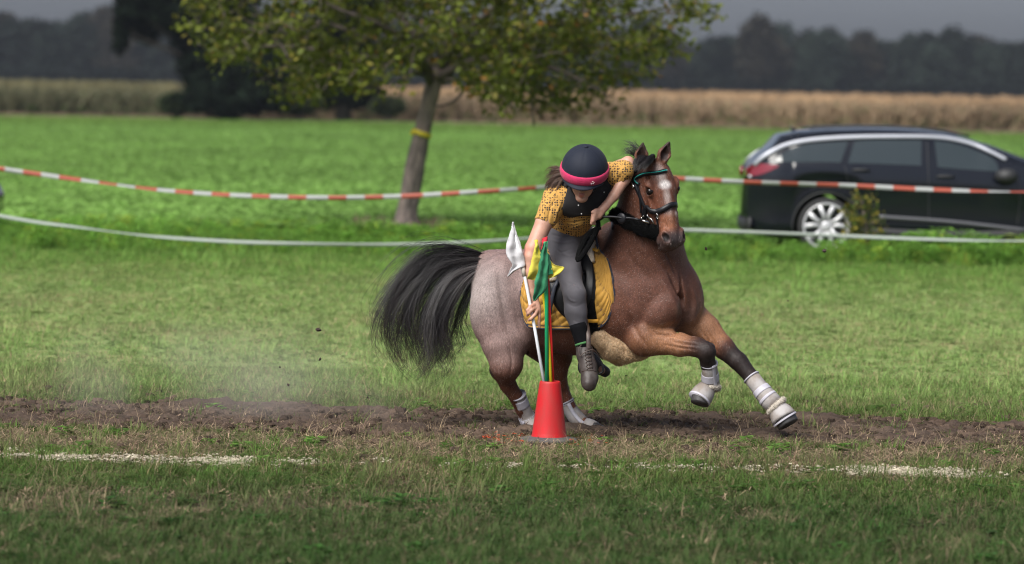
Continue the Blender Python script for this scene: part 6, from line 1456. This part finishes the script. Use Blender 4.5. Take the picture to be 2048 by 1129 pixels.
# right hand round the white pole
def fing(F, pts, r0=4.2, r1=3.2):
    n = len(pts) - 1
    for i in range(n):
        cone_(F, pts[i], pts[i + 1], r0 + (r1 - r0) * i / n, r0 + (r1 - r0) * (i + 1) / n, .0025)
B.cone(W(1068, 597, -.575), W(1072, 616, -.585), 8.5 * PX, 10.5 * PX, .01, flat=((.4, 1, 0), .62))
B.cone(W(1067, 606, -.58), W(1074, 622, -.59), 8 * PX, 9 * PX, .008, flat=((.4, 1, 0), .62))
fing(B, [(1068, 610, -.60), (1061, 614, -.625), (1055, 621, -.63), (1054, 624, -.615)])
fing(B, [(1071, 616, -.60), (1064, 620, -.628), (1057, 627, -.633), (1055, 631, -.618)])
fing(B, [(1075, 620, -.60), (1070, 630, -.625), (1062, 638, -.632), (1058, 641, -.615)])
fing(B, [(1078, 620, -.59), (1079, 634, -.60), (1078, 645, -.60), (1079, 655, -.592)], 3.9, 2.8)
fing(B, [(1064, 602, -.56), (1060, 612, -.552), (1060, 622, -.556), (1064, 630, -.562)], 4.6, 3.5)   # thumb behind the pole
# left hand on the reins
B.cone(W(1204, 420, -.555), W(1196, 430, -.56), 8.5 * PX, 9.5 * PX, .008, flat=((.3, 1, 0), .7))
for k in range(4):
    a = k * 3.6
    fing(B, [(1197 - a * .5, 426 + a * 1.1, -.572), (1190 - a * .4, 427 + a * 1.4, -.585), (1185 - a * .15, 431 + a * 1.5, -.575), (1189, 434 + a * 1.3, -.562)], 3.7, 3.1)
fing(B, [(1200, 421, -.565), (1192, 421, -.58), (1185, 425, -.585)], 4.2, 3.4)
bm = B.mesh('rider_body')
V = verts(bm); C = np.tile((.44, .24, .17), (len(V), 1))
def rb(c, r, col, amt):
    global C
    d = np.linalg.norm(V - np.array(c), axis=1) / (r * PX); a = ((1 - sm(d, .4, 1.1)) * amt)[:, None]; C = C * (1 - a) + np.array(col) * a
rb(W(1054, 498, -.56), 22, (.52, .20, .14), .6); rb(HP(0, 37, -39), 8, (.42, .13, .10), .7); rb(HP(0, 36, -43), 6, (.42, .13, .10), .5)
for q in (1, -1): rb(HP(q * 16, 26, -26), 11, (.55, .22, .16), .5)
for p in ((1062, 614), (1060, 622), (1066, 632)): rb(W(*p, -.62), 7, (.52, .20, .14), .5)
vcol(bm, C)
m_skin = pmat('skin', (.5, .28, .2), rough=.5, attr='Col', noise_amt=.14, noise_scale=26, bump=.0008, bump_scale=140, sss=.05)
body = link('body', bm, m_skin, rider); RB = bvh_of(body)
# ---- shirt
m_shirt = pmat('shirt_cloth', (.56, .30, .065), rough=.85, sheen=.05, bump=.012, bump_scale=11)
N, L = m_shirt.node_tree.nodes, m_shirt.node_tree.links; bs = N['Principled BSDF']
tc_ = [n for n in N if n.type == 'TEX_COORD'][0]
vo = N.new('ShaderNodeTexVoronoi'); vo.distance = 'CHEBYCHEV'; vo.inputs['Scale'].default_value = 68; vo.inputs['Randomness'].default_value = .3; L.new(tc_.outputs['Object'], vo.inputs['Vector'])
nz2 = N.new('ShaderNodeTexNoise'); nz2.inputs['Scale'].default_value = 24; nz2.inputs['Detail'].default_value = 2; L.new(tc_.outputs['Object'], nz2.inputs['Vector'])
c1 = N.new('ShaderNodeMath'); c1.operation = 'LESS_THAN'; c1.inputs[1].default_value = .33; L.new(vo.outputs['Distance'], c1.inputs[0])
c2 = N.new('ShaderNodeMath'); c2.operation = 'GREATER_THAN'; c2.inputs[1].default_value = .43; L.new(nz2.outputs[0], c2.inputs[0])
c3 = N.new('ShaderNodeMath'); c3.operation = 'MULTIPLY'; L.new(c1.outputs[0], c3.inputs[0]); L.new(c2.outputs[0], c3.inputs[1])
mxs = N.new('ShaderNodeMix'); mxs.data_type = 'RGBA'; mxs.inputs[6].default_value = (.46, .25, .055, 1); mxs.inputs[7].default_value = (.02, .014, .012, 1); L.new(c3.outputs[0], mxs.inputs[0]); L.new(mxs.outputs[2], bs.inputs['Base Color'])
F_ = Field(tuple(np.array(W(1060, 480, -.70))), tuple(np.array(W(1275, 300, .15))), .0055)
ch_(F_, TORSO[1:], .04, 3); ch_(F_, [(1168, 394, -.42, 34), (1118, 398, -.43, 27)], .03); ch_(F_, [(1172, 390, -.42, 34), (1222, 352, -.38, 25)], .03)
ch_(F_, [(1114, 396, -.43, 28), (1099, 424, -.47, 23), (1086, 448, -.50, 20)], .015); ch_(F_, [(1222, 350, -.38, 26), (1236, 350, -.44, 26), (1247, 342, -.47, 20), (1252, 338, -.47, 15)], .015)
ch_(F_, [(1130, 444, -.22, 40), (1152, 440, -.26, 30)], .03)
F_.wob(.0016, 55, 2)
for a, b2, w_ in (((1120, 410), (1150, 450), 2), ((1108, 425), (1130, 452), 2), ((1095, 400), (1112, 440), 1.6), ((1215, 350), (1240, 372), 2), ((1225, 340), (1252, 352), 1.6)):
    pass
n_r = (Vector(W(1084, 452, -.50)) - Vector(W(1104, 412, -.46))); F_.cut(W(1086, 446, -.50), n_r)
sm_ = F_.mesh('shirt'); 

def wrinkle(me, lines, off=0):
    Vm = verts(me); nr = np.empty(len(Vm) * 3, np.float32); me.vertices.foreach_get('normal', nr); nr = nr.reshape(-1, 3); t_ = BVHTree.FromPolygons([Vector(q) for q in Vm], [tuple(p.vertices) for p in me.polygons]); D_ = np.zeros_like(Vm); o = Vector((0, 0, CAM_H))
    for pts, dp, wd in lines:
        S = []
        for q in spline(pts, 12):
            h = t_.ray_cast(o, (W(q[0], q[1], 0) - o).normalized()); S.append(np.array(h[0]) if h[0] else None)
        bb = np.full(len(Vm), 9.0); tb_ = np.zeros(len(Vm))
        for i in range(11):
            if S[i] is None or S[i + 1] is None: continue
            d, t = seg_dist(Vm, S[i], S[i + 1] + 1e-5); k = d < bb; bb[k] = d[k]; tb_[k] = (i + t[k]) / 11
        D_ += nr * (np.exp(-(bb / wd) ** 2) * np.sin(np.clip(tb_, .02, .98) * math.pi) ** .5 * dp)[:, None]
    me.vertices.foreach_set('co', (Vm + D_).astype(np.float32).ravel()); me.update()
wrinkle(sm_, [([(1112, 395), (1100, 420), (1096, 448)], -.007, .006), ([(1124, 400), (1112, 430), (1108, 452)], .007, .007), ([(1120, 440), (1145, 446), (1170, 440)], -.006, .006), ([(1118, 452), (1145, 455), (1168, 447)], .005, .006),
    ([(1090, 410), (1088, 430), (1084, 442)], .005, .006), ([(1222, 372), (1236, 360), (1244, 345)], -.007, .006), ([(1228, 380), (1244, 366), (1252, 350)], .006, .006), ([(1216, 350), (1230, 345), (1244, 332)], -.004, .006), ([(1130, 432), (1150, 438)], .005, .006)])
shirt = link('shirt', sm_, m_shirt, rider)
# ---- dark vest front
F_ = Field(tuple(np.array(W(1080, 470, -.72))), tuple(np.array(W(1260, 300, .0))), .0055)
ch_(F_, TORSO[2:], .04, 6); ch_(F_, [(1168, 396, -.43, 37), (1136, 402, -.44, 29)], .03); ch_(F_, [(1172, 392, -.43, 37), (1212, 362, -.40, 28)], .03)
ch_(F_, [(1150, 430, -.31, 34), (1180, 425, -.33, 30)], .03)
F_.wob(.0012, 60, 4)
F_.cut(W(1150, 436, -.45), (.12, -.25, -1))
F_.cut(W(1128, 400, -.4), (-1, 0, .25)); F_.cut(W(1222, 372, -.4), (1, 0, -.1))
m_vest = pmat('dark_vest', (.012, .011, .012), rough=.9, bump=.001, bump_scale=60)
vest = link('vest', F_.mesh('vest'), m_vest, rider)
def rsurf(u, v, off, ob):
    Bv = ob; o = Vector((0, 0, CAM_H)); h = Bv.ray_cast(o, (W(u, v, 0) - o).normalized()); return (h[0] + h[1] * off) if h[0] else W(u, v, -.5)
VB = bvh_of(vest); b = MB()
for uv in ((1157, 411), (1163, 428), (1208, 385)): MB().ball(rsurf(*uv, .001, VB), .0045, 8, 6).build('button', pmat('pearl', (.75, .74, .72), rough=.2), vest)
# collar
b = MB(); b.tube([Vector(x) for x in spline([tuple(W(*p)) for p in ((1136, 372, -.50), (1128, 366, -.42), (1150, 352, -.36), (1190, 348, -.34), (1205, 360, -.40))], 20)], .016, 8, flat=((0, 0, 1), 1.0)); b.build('collar', m_vest, shirt)
# ---- breeches
m_bree = pmat('grey_breeches', (.080, .075, .084), rough=.8, sheen=.05, noise_amt=.12, noise_scale=12, bump=.0012, bump_scale=30)
F_ = Field(tuple(np.array(W(1080, 680, -.60))), tuple(np.array(W(1245, 425, .56))), .0058)
ch_(F_, [(1135, 466, -.04, 40), (1138, 446, -.18, 41)], .03); ch_(F_, [(1128, 474, -.20, 35), (1134, 450, -.22, 38)], .03); ch_(F_, [(1120, 468, -.22, 33), (1128, 505, -.29, 28)], .02); ch_(F_, [(1130, 480, -.20, 31)] + RLEG[1:5], .02, 2.2); ch_(F_, LLEG[:4], .02, 1.5); ch_(F_, [(1138, 462, -.10, 35), (1145, 468, .14, 34)], .04)
F_.wob(.0009, 70, 9)
F_.cone(W(1120, 462, -.36), W(1160, 470, -.35), .002, .002, .02, sub=True)
F_.cone(W(1122, 560, -.47), W(1160, 575, -.50), .001, .001, .012, sub=True)
F_.cut(W(1157, 657, -.47), (.25, 0, -1))
br_ = F_.mesh('breeches'); wrinkle(br_, [([(1104, 470), (1130, 474), (1156, 468)], -.006, .006), ([(1102, 480), (1125, 486), (1150, 482)], .005, .007), ([(1106, 478), (1110, 510), (1118, 545)], -.003, .003), ([(1135, 578), (1150, 570), (1165, 578)], -.0025, .006), ([(1132, 605), (1150, 614), (1168, 606)], -.0025, .006), ([(1134, 590), (1140, 600), (1152, 604)], .004, .006), ([(1146, 640), (1158, 646), (1170, 642)], -.003, .004), ([(1118, 500), (1135, 512), (1150, 510)], .004, .008), ([(1110, 495), (1122, 505), (1140, 500)], -.004, .006)])
link('breeches', br_, m_bree, rider)
# ---- socks
m_sock = pmat('black_sock', (.005, .005, .006), spec=.1, rough=.95, bump=.001, bump_scale=200)
b = lath_axis([(1155, 648, -.47), (1159, 662, -.475), (1164, 682, -.48), (1168, 700, -.485)], [17.5, 16.5, 15.5, 14.5, 14.5]); b.build('sock', m_sock, rider)
m_grn = pmat('sock_green', (.05, .16, .05), rough=.9)
b = MB(); b.tube([W(1165, 686, -.48), W(1166, 690, -.482)], 15.6 * PX, 18); b.build('sock_stripe', m_grn, rider)
lath_axis([(1176, 636, .48), (1172, 690, .48)], [18, 15, 15]).build('sock', m_sock, rider)
# ---- ankle boots
def boot(pts, name='ankle_boot', h=.005):
    P_ = [W(*p[:3]) for p in pts]; lo = np.min([tuple(p) for p in P_], 0) - .09; hi = np.max([tuple(p) for p in P_], 0) + .09
    F_ = Field(tuple(lo), tuple(hi), h)
    for i in range(len(pts) - 1): F_.cone(P_[i], P_[i + 1], pts[i][3] * PX, pts[i + 1][3] * PX, .012)
    return F_
F_ = boot([(1168, 694, -.485, 16), (1170, 712, -.50, 16), (1177, 735, -.545, 16.5), (1179, 757, -.60, 16.5), (1178, 768, -.625, 15)])
F_.cone(W(1172, 720, -.44), W(1172, 712, -.48), 15 * PX, 15 * PX, .02)
F_.cut(W(1168, 693, -.48), (0, 0, 1))
F_.wob(.0008, 120, 4)
m_ank = pmat('worn_leather', (.034, .025, .022), rough=.5, spec=.35, noise_amt=.4, noise_scale=18, bump=.0015, bump_scale=70, col2=(.060, .049, .044))
bt = link('ankle_boot', F_.mesh('ankle_boot'), m_ank, rider)
b = MB(); SB = bvh_of(bt)
def bs_(u, v, off): o = Vector((0, 0, CAM_H)); h = SB.ray_cast(o, (W(u, v, 0) - o).normalized()); return (h[0] + h[1] * off) if h[0] else W(u, v, -.55)
for v_ in range(700, 742, 7):
    b.tube([bs_(1169 + (v_ - 700) * .12, v_, .003), bs_(1175 + (v_ - 700) * .12, v_ + 3, .005), bs_(1181 + (v_ - 700) * .12, v_ - 1, .003)], .0022, 6)
    b.tube([bs_(1181 + (v_ - 700) * .12, v_ + 3, .003), bs_(1175 + (v_ - 700) * .12, v_, .005), bs_(1169 + (v_ - 700) * .12, v_ + 6, .003)], .0022, 6)
b.build('laces', m_brown, bt)
b = MB(); Q = [W(1163, 690, -.54), W(1158, 698, -.55), W(1160, 712, -.56), W(1168, 706, -.565), W(1186, 700, -.56), W(1198, 712, -.53), W(1205, 720, -.50)]; b.tube([Vector(x) for x in spline([tuple(q) for q in Q], 24)], .0032, 6); b.build('spur_strap', m_brown, bt)
b = MB(); b.tube([bs_(1163 + i * 2.2, 744 - 3 * math.sin(i / 14 * math.pi), .002) for i in range(15)], .002, 6); b.build('toe_seam', m_brown, bt)
F_ = boot([(1172, 692, .48, 15), (1178, 715, .475, 15), (1190, 732, .465, 13.5), (1210, 744, .455, 11)]); link('ankle_boot', F_.mesh('ankle_boot'), m_ank, rider)
# ---- helmet: silk with six panels, band, peak
hel = MB(); nseg = 72; V = []; rings = 26
def hel_r(phi, th):   # phi around (0 = face), th from top
    seam = 1 - .012 * math.exp(-((((phi * 6 / (2 * math.pi)) + .5) % 1 - .5) / .045) ** 2)
    rx, rf, ru = 45.5, 52, 46
    return Vector((rx * math.sin(th) * math.sin(phi), rf * math.sin(th) * math.cos(phi) - 3, ru * math.cos(th))) * seam
for i in range(rings + 1):
    th = (i / rings) * R(110)
    for k in range(nseg): V.append(HP(*hel_r(2 * math.pi * k / nseg, max(th, .001))))
for i in (rings,):
    for k in range(nseg):
        p = hel_r(2 * math.pi * k / nseg, R(110)); V.append(HP(p.x * .84, p.y * .84, p.z + 1))
F = [(i * nseg + k, i * nseg + (k + 1) % nseg, (i + 1) * nseg + (k + 1) % nseg, (i + 1) * nseg + k) for i in range(rings + 1) for k in range(nseg)]
hel.add(V, F); m_hel = pmat('helmet_silk', (.009, .012, .022), rough=.7, spec=.25, sheen=.03, bump=.0006, bump_scale=300)
helm = hel.build('helmet', m_hel, rider)
b = MB()
V = []; nb = 7
for j in range(nb):
    u_ = j / (nb - 1); th = R(83 + 24 * u_); bulge = 1.045 + .025 * math.sin(u_ * math.pi)
    for k in range(nseg):
        p = hel_r(2 * math.pi * k / nseg, th); a = 1 + (bulge - 1); sh = .0
        V.append(HP(p.x * a, p.y * a + .0, p.z - 1))
for j in (nb - 1, 0):
    th = R(83 + 24 * j / (nb - 1))
    for k in range(nseg): p = hel_r(2 * math.pi * k / nseg, th); V.append(HP(p.x * .99, p.y * .99, p.z - 1))
n_ = nseg; F = []
order = list(range(nb)) + [nb, nb + 1]
for a_i in range(len(order)):
    i0, i1 = order[a_i], order[(a_i + 1) % len(order)]
    for k in range(n_): F.append((i0 * n_ + k, i0 * n_ + (k + 1) % n_, i1 * n_ + (k + 1) % n_, i1 * n_ + k))
b.add(V, F); b.build('helmet_band', pmat('pink_band', (.45, .016, .085), rough=.9, sheen=.1, bump=.002, bump_scale=200, noise_amt=.15, noise_scale=70), helm)
# small white embroidered mark on the band
b = MB()
def onband(ph, th, o=1.085): p = hel_r(R(ph), R(th)); return HP(p.x * o, p.y * o, p.z - 1)
b.tube([onband(x, y) for x, y in ((22, 95), (23, 100), (25, 96), (27, 100), (30, 94))], .0014, 6); b.tube([onband(x, y) for x, y in ((24, 93), (26, 91), (28, 93))], .0012, 6)
b.build('embroidered_mark', pmat('white_thread', (.8, .75, .75), rough=.8), helm)
b = MB(); b.ball(HP(0, -3, 46.5), (5 * PX, 5 * PX, 2.4 * PX), 14, 8, RM); b.build('helmet_button', m_hel, helm)
# peak
V = []; F = []; K = 22
for j in range(5):
    for i in range(K + 1):
        ph = R(-62 + 124 * i / K); o = 1 + (.0 + .20 * (j / 4)) * math.cos(ph * 1.35); p = hel_r(ph, R(105)); V.append(HP(p.x * (1 + .03 * j / 4), p.y * o, p.z - 1 - 1.6 * j * (.6 + .4 * math.cos(ph))))
for j in range(4):
    for i in range(K): F.append((j * (K + 1) + i, j * (K + 1) + i + 1, (j + 1) * (K + 1) + i + 1, (j + 1) * (K + 1) + i))
b = MB().add(V, F); pk = b.build('helmet_peak', m_hel, helm); so = pk.modifiers.new('t', 'SOLIDIFY'); so.thickness = .006; so.offset = 0
# chin strap
b = MB(); b.tube([Vector(x) for x in spline([tuple(HP(*p)) for p in ((29, 4, -14), (25, 12, -36), (13, 15, -55), (0, 16, -59), (-13, 15, -55), (-25, 12, -36), (-29, 4, -14))], 24)], .004, 6); b.build('chin_strap', m_vest, helm)
# ponytail blown to the left
m_phair = pmat('rider_hair', (.1, .05, .03), rough=.5, attr='Col')
def hcol(x, t, g): return np.tile(np.array((.085, .042, .025)) * g.uniform(.5, 1.7), (len(x), 1))
RG = [[(1140, 350, -.46), (1122, 336, -.44), (1108, 336, -.42), (1096, 344, -.41)], [(1138, 354, -.46), (1118, 346, -.45), (1104, 356, -.44), (1092, 374, -.44)],
      [(1136, 358, -.46), (1116, 354, -.46), (1102, 372, -.46), (1094, 386, -.46)], [(1136, 362, -.47), (1120, 362, -.48), (1108, 380, -.49), (1104, 396, -.49)]]
strands('hair', RG, 900, m_phair, rider, rad=.0011, seg=10, jit=3, djit=.012, wav=2.5, col=hcol, clump=34, seed=11, conv=.4, lenr=(.6, 1))
